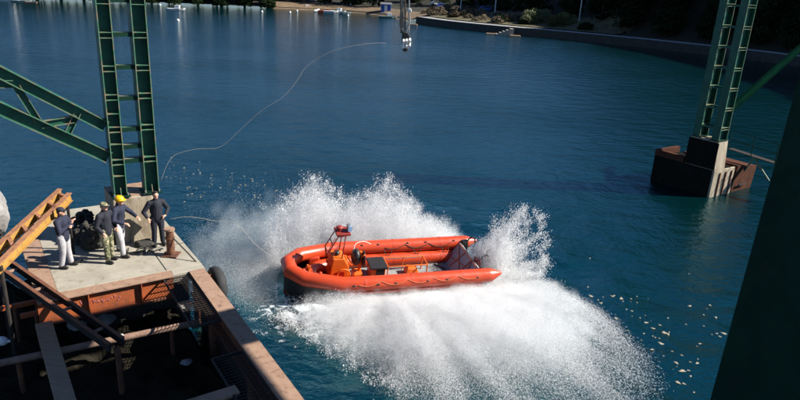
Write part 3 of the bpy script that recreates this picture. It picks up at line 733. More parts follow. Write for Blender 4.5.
MB().tube(smooth_path(hk), [.05]*13, 8).build('hook', 'hook_iron', r, 'all')

# ------------------------------------------------------------------ near gantry leg, dark, at the right
r = empty('near_gantry', V((5.2, 7.6, 0)), 'massive dark green gantry leg looming at the right edge, close to the camera', 'gantry')
NB, NT = aty(714, 400, 7.6), aty(800, 90, 7.6)
ax = V((NB.x+(NT.x-NB.x)*.5, 7.6, 0))
Fn = lambda a, b, z: V((NB.lerp(NT, (z-NB.z)/(NT.z-NB.z)).x, 7.6, 0)) + DU*a + DV*b + V((0, 0, z))
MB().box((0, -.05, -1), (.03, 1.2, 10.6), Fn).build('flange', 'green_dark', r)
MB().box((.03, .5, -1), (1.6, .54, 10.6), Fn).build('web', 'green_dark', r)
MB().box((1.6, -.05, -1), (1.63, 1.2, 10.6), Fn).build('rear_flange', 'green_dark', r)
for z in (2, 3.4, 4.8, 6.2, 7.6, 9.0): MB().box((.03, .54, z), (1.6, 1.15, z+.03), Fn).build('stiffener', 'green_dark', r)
SHIFT = V(((10.62-1.95)/math.tan(SUN_EL)*math.cos(SUN_AZ), (10.62-1.95)/math.tan(SUN_EL)*math.sin(SUN_AZ), 0))  # offset along the sun so the deck's shadow lands on the pit
Fk = lambda a, b, z: D(a, b, z)+SHIFT
dk_ = MB()
for a0, b0_, a1, b1_ in ((-9, .55, -.75, 1.6), (-4.4, 1.6, -2.5, 2.25), (-9, 2.25, -.75, 2.7), (-9, 2.7, .25, 3.4), (-9, 3.4, .25, 3.9), (-9, 3.9, .25, 4.3), (-9, 4.3, -.55, 9)):
    dk_.box((a0, b0_, 10.62), (a1, b1_, 10.85), Fk)
dk_.build('added_shade_deck', 'dark_steel', r)  # unseen deck added overhead; its strips and gaps shape the pit's shade

# ------------------------------------------------------------------ far pier with its tower
Fq = lambda a, b, z: Q(a, b, z)
r = empty('water_pier', Q(1.5, -1.8, 0), 'concrete pier with a shade-dark side and rusty end standing in the water at right', 'pier')
MB().box((0, -3.55, -2), (2.0, -.12, 1.45), Fq).build('block', 'shade_concrete', r, bevel=.03)  # block coloured near-black to stand for its shaded side
MB().box((.02, -.118, -2), (2.0, 0, 1.45), Fq).build('facing', 'concrete_wall', r, bevel=.02)  # separate pale slab stands for the sunlit face
rim = MB(); rim.box((0, -3.55, 1.45), (.22, -1.8, 1.78), Fq); rim.box((.22, -3.55, 1.45), (2.0, -3.33, 1.78), Fq); rim.build('parapet', 'rust_dark', r)
MB().box((2.0, -3.3, -2), (2.22, -.25, 1.35), Fq).build('recess', 'dark_steel', r)
o = MB().loft([[Q(2.22, -.12, -1), Q(4.05, -.05, -1), Q(4.05, -3.2, -1), Q(2.22, -3.2, -1)], [Q(2.22, .02, 1.5), Q(4.2, .02, 1.28), Q(4.2, -3.2, 1.28), Q(2.22, -3.2, 1.5)]]).build('steel_fender', 'rust_dark', r); o['label'] = 'rust red steel end box'
for a in (.55, 1.1, 1.65): MB().box((a, .0, -1), (a+.07, .06, 1.3), Fq).build('rubbing_strip', 'rust', r)
MB().tube([Q(.12, -1.5, 1.45), Q(.12, -1.5, 2.15)], .11, 10).build('mooring_post', 'dark_steel', r)
MB().box((2.6, .05, .35), (3.3, .11, .42), Fq).build('hanging_bar', 'dark_steel', r)
o = MB().loft([[Q(a, b, 1.45) for a, b in ((.02, -.02), (1.0, -.02), (1.0, -1.75), (.02, -1.75))], [Q(a, b, 2.98) for a, b in ((.06, -.14), (.95, -.14), (.95, -1.68), (.06, -1.68))]]).build('pedestal', 'concrete_wall', r, bevel=.03)
MB().box((-.03, -1.72, 1.5), (.018, -.05, 2.9), Fq).build('shade_face', 'shade_concrete', r, bevel=.01)  # near-black sheet paints shade on this side of the pedestal
r = empty('far_gantry_tower', Q(.5, -.9, 3), 'slender green gantry tower rising from the pier in the water at right', 'tower')
lv = []
for k in range(11): lv += [3.6+k*1.0-.06, 3.6+k*1.0+.06]
TM = 'green'
h_column('column', Fq, .06, .82, -.36, 3.02, 13, .40, lv, r)
h_column('column', Fq, .06, .82, -1.42, 3.02, 13, .40, lv, r)
for k in range(10):
    z = 3.6+k*1.0
    MB().box((.10, -1.22, z-.04), (.16, -.56, z+.04), Fq).build('rung', 'green', r)
    MB().box((.70, -1.22, z-.04), (.76, -.56, z+.04), Fq).build('rung', 'green', r)
for b in (-.36, -1.42): MB().box((-.02, b-.26, 2.985), (.90, b+.26, 3.018), Fq).build('base_plate', 'green_dark', r)
b0, b1 = Q(.85, -.8, 3.95), Q(8.6, -.8, 8.0)
o = MB().bar(b0, b1, .04, .36, (0, 0, 1)).build('brace', 'green_black', r)
bt = DV.cross((b1-b0).normalized()).normalized()
for s in (-.19, .19): MB().bar(b0+bt*s, b1+bt*s, .16, .025, bt).build('brace_flange', 'green_black', o)
# signal box on the pedestal
p = Q(.97, -.5, 3.0); rr_ = empty('junction_box', p, 'pale green junction box beside the foot of the far tower', 'box')
MB().box((.97, -.75, 2.985), (1.12, -.5, 3.62), Fq).build('case', 'green_edge', rr_, bevel=.01); MB().box((.95, -.78, 3.62), (1.15, -.47, 3.65), Fq).build('lid', 'green_edge', rr_)
MB().box((1.0, -.72, 2.5), (1.06, -.6, 2.985), Fq).build('foot', 'green', rr_)
# gangway with railings
def pl(px, py, a0=3.1):
    d = ray(px, py); t = ((QC+DU*a0-CAM).dot(DU))/d.dot(DU); return CAM+d*t
r = empty('gangway', pl(750, 165), 'thin green railed gangway leading off the pier at right', 'gangway')
g0, g1 = pl(728, 149), pl(800, 172)
DZ = V((0, 0, 1))
w0 = DU*.45
for off in (V((0, 0, 0)),):
    for h in (.0, .55, 1.05):
        MB().tube([g0+off+DZ*h, g1+off+DZ*h], .022, 6).build('rail' if h else 'stringer', 'green_dark', r)
    for k in range(4):
        c = g0.lerp(g1, k/3)+off; MB().tube([c, c+DZ*1.05], .024, 6).build('post', 'green_dark', r)
MB().loft([[g0+DZ*-.02, g1+DZ*-.02, g1+w0+DZ*-.02, g0+w0+DZ*-.02], [g0+DZ*.02, g1+DZ*.02, g1+w0+DZ*.02, g0+w0+DZ*.02]]).build('deck', 'dark_steel', r)
kk = g0.lerp(g1, .38); s0 = V((kk.x, kk.y, kk.z-.02))
for q2 in (pl(743, 173), pl(769, 181)): MB().tube([s0, q2], .05, 8).build('strut', 'green_edge', r)

# ------------------------------------------------------------------ the boat
boat = empty('rescue_boat', BT_, 'orange rigid inflatable rescue boat splashing into the water', 'boat')
boat.rotation_euler = BM.to_euler(); boat.scale = (BS, BS, BS); boat['localframe'] = 1
def BL(p): return BT_ + BM @ (V(p)*BS)
def bp(mb, name, m, parent=boat, smooth=False, bevel=0):
    me = bpy.data.meshes.new(name); me.from_pydata([tuple(p) for p in mb.v], [], mb.f); me.validate(); me.materials.append(M[m])
    if smooth:
        me.shade_smooth()
        if smooth != 'all': me.set_sharp_from_angle(angle=math.radians(35))
    o = bpy.data.objects.new(name, me); COL.objects.link(o); o.parent = parent
    if bevel:
        b = o.modifiers.new('bevel', 'BEVEL'); b.width = bevel; b.segments = 2; b.limit_method = 'ANGLE'
    return o
def U_path(hy, tip, z, stern, rise=.10):
    half = [(stern, hy, z), (-1.2, hy, z), (.7, hy, z), (tip-1.63, hy*.985, z+.01), (tip-.43, hy*.66, z+rise*.7), (tip, hy*.24, z+rise)]
    return half + [(x, -y, w) for x, y, w in reversed(half)]
def collar(hy, tip, z, stern, r, name, cone):
    P = U_path(hy, tip, z, stern); m = MB(); m.tube([V(p) for p in P], r, 28, cap=False)
    o = bp(m, name, 'orange_tube', smooth=True)
    for s in (1, -1):
        c = MB(); c.tube([V((stern, s*hy, z)), V((stern-.12, s*hy, z)), V((stern-cone, s*hy*.985, z+.05))], [r, r*.96, r*.22], 28)
        bp(c, 'end_cone', 'orange_tube', o, True)
    for x in (-2.2, -.4, 1.2):
        for s in (1, -1):
            c = MB(); c.tube([V((x-.045, s*hy, z)), V((x+.045, s*hy, z))], r+.005, 28); bp(c, 'seam_band', 'orange_band', o, True)
    return o
def hull_sec(x):                     # half beam, chine height, keel height
    t = max(0, (x+3.0)/6.6)
    hb = float(np.interp(x, [-3.1, 1.0, 1.85, 3.05, 3.5, 3.66], [1.15, 1.16, 1.13, .76, .30, .02]))
    return hb, .05+.42*max(0, t-.6)**1.3, -.45+.95*max(0, t-.45)**1.7
cu = collar(1.13, 3.48, .95, -3.2, .24, 'upper_collar', .5)
cl = collar(.90, 2.75, .53, -3.0, .24, 'lower_collar', .15)
c = MB()
for s_k in (1, -1): c.tube([(x, s_k*(hull_sec(x)[0]+.075), .66) for x in (-3.0, -1, .6, 1.3, 1.8)], .055, 8)
bp(c, 'side_strake', 'orange_tube', smooth=True)
# D ring patches and lifting straps on the collar
for x in (-2.7, -1.6, -.9, .2, .8, 1.6):
    for s, an in ((1, .35), (-1, 2.3), (-1, .4)):
        y = s*1.13 + (math.cos(an)*.24 if s > 0 else -math.cos(an)*.24); z = .95+math.sin(an)*.24
        c = MB(); c.ball((x, y, z), (.06, .025, .035), 8, 6); bp(c, 'ring_patch', 'black', cu, 'all')
# grab lines
def grab(s):
    pts = []; xs = [-2.9, -2.0, -1.1, -.2, .7, 1.6]
    for k, (a, b) in enumerate(zip(xs, xs[1:])):
        for j in range(6):
            t = j/6; sag = math.sin(PI*t); an = .75-.55*sag
            pts.append((a+(b-a)*t, s*(1.13+math.cos(an)*.25), .95+math.sin(an)*.25))
    c = MB(); c.tube(pts, .012, 6); bp(c, 'grab_line', 'orange_rope', cu)
grab(1); grab(-1)
def grab_in(s):
    pts = []; xs = [-2.6, -1.7, -.8, .1]
    for a, b in zip(xs, xs[1:]):
        for j in range(6):
            t = j/6; sag = math.sin(PI*t); an = 2.5+.6*sag
            pts.append((a+(b-a)*t, s*(1.13+math.cos(an)*.25), .95+math.sin(an)*.25))
    c = MB(); c.tube(pts, .012, 6); bp(c, 'grab_line', 'rope_dark', cu)
grab_in(-1); grab_in(1)
# hull
sides = []; bots = []
for x in (-3.05, -2, -1, 0, .8, 1.5, 1.85, 2.45, 3.05, 3.3, 3.5, 3.64):
    hb, zc, zk = hull_sec(x); zt = .74+.10*max(0, (x-1.5)/2)
    sides.append([(x, hb+.07, zt), (x, hb, zc), (x, -hb, zc), (x, -hb-.07, zt), (x, -hb+.0, zt-.03), (x, -max(hb-.06, .01), zc+.03), (x, max(hb-.06, .01), zc+.03), (x, hb-.0, zt-.03)])
    bots.append([(x, hb*.995, zc+.002), (x, hb*.5, (zc+zk)/2-.02), (x, 0, zk), (x, -hb*.5, (zc+zk)/2-.02), (x, -hb*.995, zc+.002), (x, 0, zc-.01)])
hl = bp(MB().loft(sides), 'hull', 'hull_black', smooth=True)
bp(MB().loft(bots), 'hull_bottom', 'hull_red', smooth=True)
for s in (1, -1):                                   # rubbing strake along the chine
    c = MB(); c.tube([(x, s*(hull_sec(x)[0]+.03), hull_sec(x)[1]+.10) for x in (-3.0, -1.5, 0, 1.2, 1.9, 2.5, 3.0, 3.35)], .05, 8); bp(c, 'rubbing_strake', 'hull_black', hl, True)
# deck
dk = MB(); dk.loft([[(x, hull_sec(x)[0]-.08, .33) for x in (-3.0, -1, 1, 1.8, 2.5, 3.0)] + [(x, -hull_sec(x)[0]+.08, .33) for x in (3.0, 2.5, 1.8, 1, -1, -3.0)], [(x, hull_sec(x)[0]-.08, .37) for x in (-3.0, -1, 1, 1.8, 2.5, 3.0)] + [(x, -hull_sec(x)[0]+.08, .37) for x in (3.0, 2.5, 1.8, 1, -1, -3.0)]])
bp(dk, 'deck', 'grey_deck')
# grey sloping transom with cords
tm = MB(); tm.loft([[(-2.38, .80, .36), (-2.38, -.84, .36), (-2.92, -.90, 1.10), (-2.92, .86, 1.10)], [(-2.43, .80, .35), (-2.43, -.84, .35), (-2.97, -.90, 1.08), (-2.97, .86, 1.08)]])
tr_ = bp(tm, 'transom', 'grey_fabric')
def tcord(p, q):
    P = lambda y, t: V((-2.37-.54*t, y, .38+.74*t)); c = MB(); c.tube([P(*p), P(*q)], .018, 6); bp(c, 'cord', 'orange_rope', tr_)
tcord((-.8, .95), (.75, .95)); tcord((-.78, .9), (.3, .25)); tcord((-.2, .95), (-.35, .1)); tcord((.35, .97), (.25, .15)); tcord((-.6, .35), (.7, .7)); tcord((.8, .2), (.35, .97))
# drive legs behind the transom
for y, s in ((-.84, 1), (.42, 1)):
    c = MB(); c.loft([[(-2.98, y-.12, .6), (-2.98, y+.12, .6), (-2.98, y+.12, 1.14), (-2.98, y-.12, 1.18)], [(-3.24, y-.09, .62), (-3.24, y+.09, .62), (-3.2, y+.09, 1.2), (-3.2, y-.09, 1.2)]])
    d_ = bp(c, 'drive_unit', 'red_paint' if y > 0 else 'black', smooth=False, bevel=.03)
    c = MB(); c.tube(smooth_path([(-3.18, y, 1.15), (-3.30, y+.05, 1.34), (-3.42, y+.1, 1.30), (-3.46, y+.12, 1.12)]), .03, 8); bp(c, 'bent_lever', 'black', d_)

# console
cs = MB()
cs.loft([[(1.50, .34, .37), (1.50, -.34, .37), (2.20, -.34, .37), (2.20, .34, .37)], [(1.55, .33, 1.12), (1.55, -.33, 1.12), (2.16, -.31, 1.12), (2.16, .31, 1.12)], [(1.72, .31, 1.42), (1.72, -.31, 1.42), (2.10, -.29, 1.42), (2.10, .29, 1.42)]])
con = bp(cs, 'console', 'orange_part', bevel=.04)
c = MB(); c.box((1.545, -.22, .55), (1.575, .24, 1.0)); bp(c, 'access_panel', 'orange_band', con)
c = MB(); c.box((1.7, .345, .5), (2.05, .36, .95)); bp(c, 'side_hatch', 'orange_band', con)
c = MB(); cc = V((1.52, .05, 1.2)); nn = V((-.75, 0, .6)).normalized(); aa = nn.orthogonal().normalized(); b2 = nn.cross(aa)
c.tube([cc+aa*.19*math.cos(2*PI*i/20)+b2*.19*math.sin(2*PI*i/20) for i in range(20)], .022, 7, True)
for k in range(3): an = k*2*PI/3; c.tube([cc, cc+(aa*math.cos(an)+b2*math.sin(an))*.19], .012, 5)
bp(c, 'steering_wheel', 'orange_part', con, 'all')
c = MB(); c.ball((1.92, -.02, 1.48), (.10, .14, .09), 12, 8); bp(c, 'compass', 'black', con, 'all')
# large hoop on the console side
c = MB(); cc = V((1.74, .40, .86)); c.tube([cc+V((.21*math.cos(2*PI*i/20), .01, .21*math.sin(2*PI*i/20))) for i in range(20)], .03, 7, True); bp(c, 'lifebuoy_hoop', 'orange_part', con, 'all')
# leaning mast frame with platform, lamp and aerials
fr = MB()
for s in (-.26, .26):
    fr.tube([(2.18, s, .95), (2.28, s, 1.62), (1.98, s*.9, 2.22), (1.62, s*.85, 2.26)], .021, 7)
    fr.tube([(1.80, s, 1.38), (1.72, s*.86, 2.24)], .021, 7)
    fr.tube([(2.22, s, 1.25), (1.95, s*.95, 1.9)], .015, 6)
for p, q in (((2.28, -.26, 1.62), (2.28, .26, 1.62)), ((2.14, -.25, 1.92), (2.14, .25, 1.92)), ((1.98, -.235, 2.22), (1.98, .235, 2.22))): fr.tube([p, q], .019, 6)
mf = bp(fr, 'mast_frame', 'red_paint', smooth='all')
c = MB(); c.box((1.56, -.26, 2.25), (2.04, .26, 2.33)); bp(c, 'platform', 'red_paint', mf, bevel=.02)
c = MB(); c.tube([(1.9, 0, 2.33), (1.9, 0, 2.42)], .09, 12); c.ball((1.9, 0, 2.45), (.12, .12, .06)); bp(c, 'beacon', 'red_paint', mf, True)
c = MB(); c.box((1.54, -.08, 2.38), (1.66, .16, 2.55)); l_ = bp(c, 'searchlight', 'steel', mf, bevel=.03)
c = MB(); c.box((1.52, -.05, 2.41), (1.539, .13, 2.52)); bp(c, 'lens', 'blue_glass', l_)
c = MB(); c.box((1.52, .165, 2.37), (1.65, .178, 2.55)); bp(c, 'lens', 'blue_glass', l_)
c = MB(); c.tube([(1.58, .05, 2.33), (1.58, .05, 2.38)], .03, 8); bp(c, 'lamp_foot', 'black', l_)
# bow post and fittings
c = MB(); c.tube([(2.85, .05, .37), (2.85, .05, 1.05)], .07, 10); c.tube([(2.85, -.18, .95), (2.85, .28, .95)], .04, 8); bp(c, 'towing_post', 'orange_part', smooth=True)
c = MB(); c.box((2.35, -.78, .5), (2.75, -.62, .95)); bp(c, 'bow_locker', 'orange_band', bevel=.05)
for x, y in ((3.1, .42), (2.6, .62), (3.35, -.1)):
    c = MB(); c.ball((x, y*1.25, 1.24), (.06, .06, .035), 10, 6); bp(c, 'valve', 'orange_band', cu, 'all')
# jockey seat backrest, black oval with orange post
c = MB(); c.ball((1.22, -.12, 1.20), (.17, .26, .30), 16, 12); sb = bp(c, 'backrest', 'black', smooth='all')
c = MB(); c.ball((.98, -.02, 1.18), (.06, .24, .30), 16, 12); bp(c, 'backrest', 'black', smooth='all')
c = MB(); c.tube([(1.08, -.05, .37), (1.08, -.05, 1.45)], .055, 10); bp(c, 'seat_post', 'orange_part', smooth=True)
c = MB(); c.tube([(1.10, -.30, 1.0), (1.02, .2, 1.45)], .03, 8); bp(c, 'seat_strap', 'orange_part', smooth='all')
c = MB(); c.tube(smooth_path([(1.3, -.2, 1.4), (1.2, -.35, 1.58), (.9, -.45, 1.60), (.6, -.55, 1.42)]), .010, 6); bp(c, 'grab_hoop', 'white', smooth='all')
c = MB(); c.loft([[(1.35, .22, .37), (1.35, -.26, .37), (.95, -.26, .37), (.95, .22, .37)], [(1.32, .18, .70), (1.32, -.22, .70), (.98, -.22, .70), (.98, .18, .70)]]); bp(c, 'jockey_seat', 'orange_part', bevel=.04)
# engine box with black lid and louvre
c = MB(); c.box((.2, -.42, .37), (.70, .20, .86)); eb = bp(c, 'engine_box', 'orange_part', bevel=.03)
c = MB(); c.box((.15, -.47, .862), (.76, .25, .94)); bp(c, 'lid', 'black', eb, bevel=.02)
c = MB()
for k in range(5): c.box((.24, .202, .44+k*.08), (.54, .225, .49+k*.08))
c.box((.24, .201, .40), (.54, .204, .84)); bp(c, 'louvre', 'black', eb)
# deck rail with white bar, low boxes and tackle
rl = MB()
for y in (.16, -.40):
    pts = [(.12, y, .38), (.12, y, .90), (-1.32, y, .90), (-1.32, y, .38)]; rl.tube([V(q) for q in pts], .024, 8)
    rl.tube([(-.6, y, .38), (-.6, y, .90)], .02, 7)
rl.tube([(.12, -.40, .90), (.12, .16, .90)], .022, 7); rl.tube([(-1.32, -.40, .90), (-1.32, .16, .90)], .022, 7)
gr_ = bp(rl, 'guard_rail', 'orange_part', smooth=True)
c = MB(); c.box((-1.28, -.46, .82), (.08, -.435, .88)); bp(c, 'white_slat', 'white', gr_)
c = MB(); c.loft([[(-.62, -.35, .375), (-.62, .05, .375), (-1.12, .05, .375), (-1.12, -.35, .375)], [(-.68, -.31, .66), (-.68, .01, .66), (-1.04, -.03, .64), (-1.04, -.27, .64)]]); bp(c, 'tool_box', 'orange_part', bevel=.03)
c = MB(); c.box((-1.9, .05, .375), (-1.5, .35, .45)); bp(c, 'white_pad', 'white', bevel=.02)
c = MB(); c.ball((.80, .30, .44), (.12, .10, .08)); bp(c, 'white_sack', 'white', smooth='all')
c = MB(); c.tube(smooth_path([(-1.9, -.6, .40), (-2.2, -.2, .40), (-2.0, .2, .40), (-2.35, .5, .40), (-2.4, 0, .40), (-1.7, -.1, .40)]), .03, 6); bp(c, 'coiled_line', 'rope_dark', smooth='all')
for x in (-2.2, -1.1, .0): c = MB(); c.tube(smooth_path([(x, -.86, .95), (x-.15, -.80, .72), (x-.3, -.84, .92)]), .014, 6); bp(c, 'strap', 'rope_dark', cu, 'all')

# ------------------------------------------------------------------ people
def person(foot, yaw, h, pose, jacket, trousers, head, label):
    r = empty('person', foot, label, 'person', 'people on the dock'); r.rotation_euler = (0, 0, yaw); r.scale = (h/1.75,)*3
    P = {k: V(v) for k, v in pose.items()}
    def mk(fn, name, m, vox, parent=r, sm_=2):
        b = MB(); fn(b); me = bpy.data.meshes.new(name); me.from_pydata([tuple(p) for p in b.v], [], b.f); me.materials.append(M[m])
        o = bpy.data.objects.new(name, me); COL.objects.link(o); remesh(o, vox, sm_); o.parent = parent; return o
    def limb(b, pts, rs):
        b.tube(pts, rs, 12)
        for p, q in zip(pts, rs): b.ball(p, q, 12, 8)
    hip = {1: V((0, .10, .92)), -1: V((0, -.10, .92))}; sh = {1: P['chest']+V((0, .19, 0)), -1: P['chest']+V((0, -.19, 0))}
    hd = P['head']; yawh = Matrix.Rotation(pose_head.get(label, 0), 3, 'Z')
    def body(b):
        limb(b, [V((0, 0, .95)), V((0.0, 0, 1.12)), P['chest']+V((0, 0, -.08))], [.13, .125, .135])
        limb(b, [sh[1], P['chest'], sh[-1]], [.06, .09, .06])
        limb(b, [P['chest']+V((0, 0, .03)), hd+V((-.02, 0, -.10))], [.058, .054])
        b.ball(hd, (.095, .076, .118), 20, 14, yawh); b.ball(hd+yawh @ V((.025, 0, -.065)), (.07, .055, .055), 14, 10, yawh)
        b.ball(hd+yawh @ V((.098, 0, -.015)), (.022, .014, .026), 8, 6, yawh)      # nose
        b.ball(hd+yawh @ V((.082, 0, -.068)), (.014, .026, .008), 8, 6, yawh)      # mouth
        for s in (1, -1):
            b.ball(hd+yawh @ V((-.005, s*.076, -.01)), (.026, .014, .034), 8, 6, yawh)   # ears
            b.ball(hd+yawh @ V((.080, s*.032, .022)), (.016, .026, .008), 8, 6, yawh)    # brows
        for s, k in ((1, 'l'), (-1, 'r')):
            limb(b, [hip[s], P['knee_'+k], P['ankle_'+k]], [.085, .058, .042])
            limb(b, [P['ankle_'+k], P['ankle_'+k]+V((.10, s*.015, -.045))], [.036, .028])
            limb(b, [sh[s], P['elbow_'+k], P['hand_'+k]], [.048, .038, .028])
            d = P['finger_'+k].normalized() if 'finger_'+k in P else (P['hand_'+k]-P['elbow_'+k]).normalized()
            side = d.cross(V((0, 0, 1)));  side = V((0, 1, 0)) if side.length < .1 else side.normalized(); nn_ = side.cross(d).normalized()
            pc = P['hand_'+k]+d*.05
            limb(b, [P['hand_'+k], pc, P['hand_'+k]+d*.085], [.028, .034, .030])
            for q, (o_, L) in enumerate(((-.030, .060), (-.011, .078), (.010, .074), (.030, .055))):
                b0_ = P['hand_'+k]+d*.085+side*o_; b1_ = b0_+d*L*.55-nn_*.012; b2_ = b1_+d*L*.35-nn_*.03
                limb(b, [b0_, b1_, b2_], [.0105, .010, .009])
            b0_ = P['hand_'+k]+d*.03+side*.032*s; limb(b, [b0_, b0_+side*.03*s+d*.025, b0_+side*.035*s+d*.06], [.013, .012, .010])
    bo = mk(body, 'person_body', 'skin', .0085)
    for s in (1, -1):                                   # eyes
        e = MB(); e.ball(hd+yawh @ V((.087, s*.030, .002)), (.008, .011, .007), 8, 6, yawh); 
        me = bpy.data.meshes.new('eye'); me.from_pydata([tuple(p) for p in e.v], [], e.f); me.materials.append(M['hair']); o = bpy.data.objects.new('eye', me); COL.objects.link(o); o.parent = r
    def jk(b):
        limb(b, [V((0, 0, .90)), V((0, 0, 1.10)), P['chest']+V((0, 0, -.06))], [.165, .168, .172])
        b.ball(V((-.01, .05, 1.18)), (.14, .15, .26)); b.ball(V((-.01, -.05, 1.18)), (.14, .15, .26))
        limb(b, [sh[1]+V((0, 0, -.01)), P['chest']+V((0, 0, .01)), sh[-1]+V((0, 0, -.01))], [.088, .115, .088])
        limb(b, [P['chest']+V((0, 0, .07)), P['chest']+V((-.005, 0, .115))], [.085, .07])
        for s, k in ((1, 'l'), (-1, 'r')):
            w = P['hand_'+k]+(P['elbow_'+k]-P['hand_'+k]).normalized()*.03
            limb(b, [sh[s], P['elbow_'+k], w], [.086, .066, .048])
            b.ball(P['elbow_'+k].lerp(sh[s], .35), .072)
    mk(jk, 'jacket', jacket, .013)
    def tr(b):
        limb(b, [V((0, .05, .96)), V((0, -.05, .96))], [.135, .135])
        for s, k in ((1, 'l'), (-1, 'r')):
            an = P['ankle_'+k]
            limb(b, [hip[s]+V((0, 0, -.02)), hip[s].lerp(P['knee_'+k], .5), P['knee_'+k], P['knee_'+k].lerp(an, .6), an+V((0, 0, .03))], [.118, .105, .083, .078, .074])
    mk(tr, 'trousers', trousers, .013)
    for s, k in ((1, 'l'), (-1, 'r')):
        a = P['ankle_'+k]
        def bt(b):
            limb(b, [a+V((0, 0, .05)), a+V((0, 0, -.02))], [.058, .056]); b.ball(a+V((.06, s*.01, -.045)), (.155, .058, .055)); b.ball(a+V((.0, 0, -.05)), (.07, .048, .045))
        mk(bt, 'boot', 'boot', .011)
    if head == 'helmet':
        def hf(b): b.ball(hd+yawh @ V((-.005, 0, .055)), (.135, .115, .105), 20, 12, yawh); b.ball(hd+yawh @ V((.03, 0, .035)), (.155, .12, .018), 20, 8, yawh); b.ball(hd+yawh @ V((-.005, 0, .15)), (.09, .02, .022), 12, 8, yawh)
        mk(hf, 'helmet', 'helmet', .009); m2 = 'hair'
        mk(lambda b: b.ball(hd+yawh @ V((-.02, 0, -.005)), (.092, .083, .085), 14, 10, yawh), 'hair', 'hair', .01)
    elif head in ('cap', 'camocap'):
        mm = 'camo' if head == 'camocap' else 'navy2'
        def hf(b): b.ball(hd+yawh @ V((-.012, 0, .06)), (.108, .094, .078), 18, 10, yawh); b.ball(hd+yawh @ V((.10, 0, .045)), (.085, .07, .012), 14, 8, yawh)
        mk(hf, 'cap', mm, .009)
        mk(lambda b: b.ball(hd+yawh @ V((-.025, 0, .0)), (.088, .083, .09), 14, 10, yawh), 'hair', 'hair', .01)
    else:
        mk(lambda b: (b.ball(hd+yawh @ V((-.022, 0, .03)), (.092, .084, .105), 16, 10, yawh), b.ball(hd+yawh @ V((.03, 0, .10)), (.06, .065, .03), 12, 8, yawh)), 'hair', 'hair', .01)
    return r
pose_head = {}
STAND = dict(chest=(0.0, 0, 1.40), head=(.03, 0, 1.64), knee_l=(.02, .11, .50), knee_r=(.02, -.11, .50), ankle_l=(-.01, .13, .095), ankle_r=(-.01, -.13, .095))
L1 = 'person in navy jacket, dark cap and grey trousers with folded arms, nearest the yellow ramp'
p1 = dict(STAND, elbow_l=(.10, .27, 1.14), hand_l=(.27, .02, 1.24), finger_l=(.3, -.9, .3), elbow_r=(.12, -.27, 1.15), hand_r=(.27, .03, 1.32), finger_r=(.25, .5, .8), ankle_l=(.04, .15, .095), ankle_r=(-.06, -.13, .095))
pose_head[L1] = .25
person(at(67, 267, 2.0), math.radians(-5), 1.74, p1, 'navy', 'greycloth', 'cap', L1)
L2 = 'person in camouflage trousers, dark jacket and cap beside the man in the yellow helmet'
p2 = dict(STAND, elbow_l=(-.02, .30, 1.12), hand_l=(.16, .22, .98), elbow_r=(-.02, -.29, 1.12), hand_r=(.12, -.22, .94), ankle_r=(.10, -.12, .095), knee_r=(.08, -.11, .50))
person(at(109, 261, 2.0), math.radians(-20), 1.76, p2, 'navy2', 'camo', 'camocap', L2)
L3 = 'person in a yellow helmet, navy jacket and pale grey trousers reaching one arm forward'
p3 = dict(STAND, chest=(.06, 0, 1.38), head=(.12, 0, 1.61), elbow_l=(.22, .30, 1.20), hand_l=(.45, .22, 1.10), elbow_r=(.10, -.34, 1.13), hand_r=(.36, -.26, 1.06), ankle_l=(-.16, .17, .095), knee_l=(-.02, .15, .50), ankle_r=(.20, -.20, .095), knee_r=(.16, -.17, .51))
pose_head[L3] = .1
person(at(121, 254, 2.0), math.radians(-8), 1.80, p3, 'navy', 'greycloth', 'helmet', L3)
L4 = 'bareheaded person in dark navy overalls with hands at the waist beside the rusty bollard'
p4 = dict(STAND, elbow_l=(-.03, .36, 1.14), hand_l=(.16, .22, 1.00), finger_l=(.4, -.8, -.2), elbow_r=(-.02, -.37, 1.13), hand_r=(.12, -.30, .97), finger_r=(.6, .2, -.7))
pose_head[L4] = .0
person(at(159, 245, 2.0), math.radians(-52), 1.72, p4, 'navy2', 'navy2', 'hair', L4)

# ------------------------------------------------------------------ foam flecks adrift
def fleck_mesh(sd):
    rd = random.Random(sd); b = MB(); n = 26
    ph_ = rd.uniform(0, 6); rr = [max(.3, .75+.16*math.sin(3*2*PI*i/n+ph_)+.12*math.sin(5*2*PI*i/n+2*ph_)+rd.uniform(-.10, .10)) for i in range(n)]
    b.loft([[(math.cos(2*PI*i/n)*rr[i]*k, math.sin(2*PI*i/n)*rr[i]*k*.6, z) for i in range(n)] for k, z in ((1, -.004), (1, .003), (.75, .007), (.3, .009))]); return b
LF1 = 'pale fleck of foam adrift on the dark water right of the spray'
LF2 = 'tiny pale fleck adrift on the water behind the dock'
fm = [fleck_mesh(k).build('foam_fleck', 'fleck') for k in range(5)]
cnt = 0
def fleck(px, py, s, lb, gp):
    global cnt
    o = fm[cnt] if cnt < 5 else fm[cnt % 5].copy()
    if cnt >= 5: COL.objects.link(o)
    q_ = at(px, py, .01); q_.z = float(HH[np.abs(_xs-q_.x).argmin(), np.abs(_ys-q_.y).argmin()])+.006; o.location = q_; o.scale = (s, s, 1); o.rotation_euler = (0, 0, random.uniform(0, 6)); tag(o, lb, 'foam', gp); cnt += 1
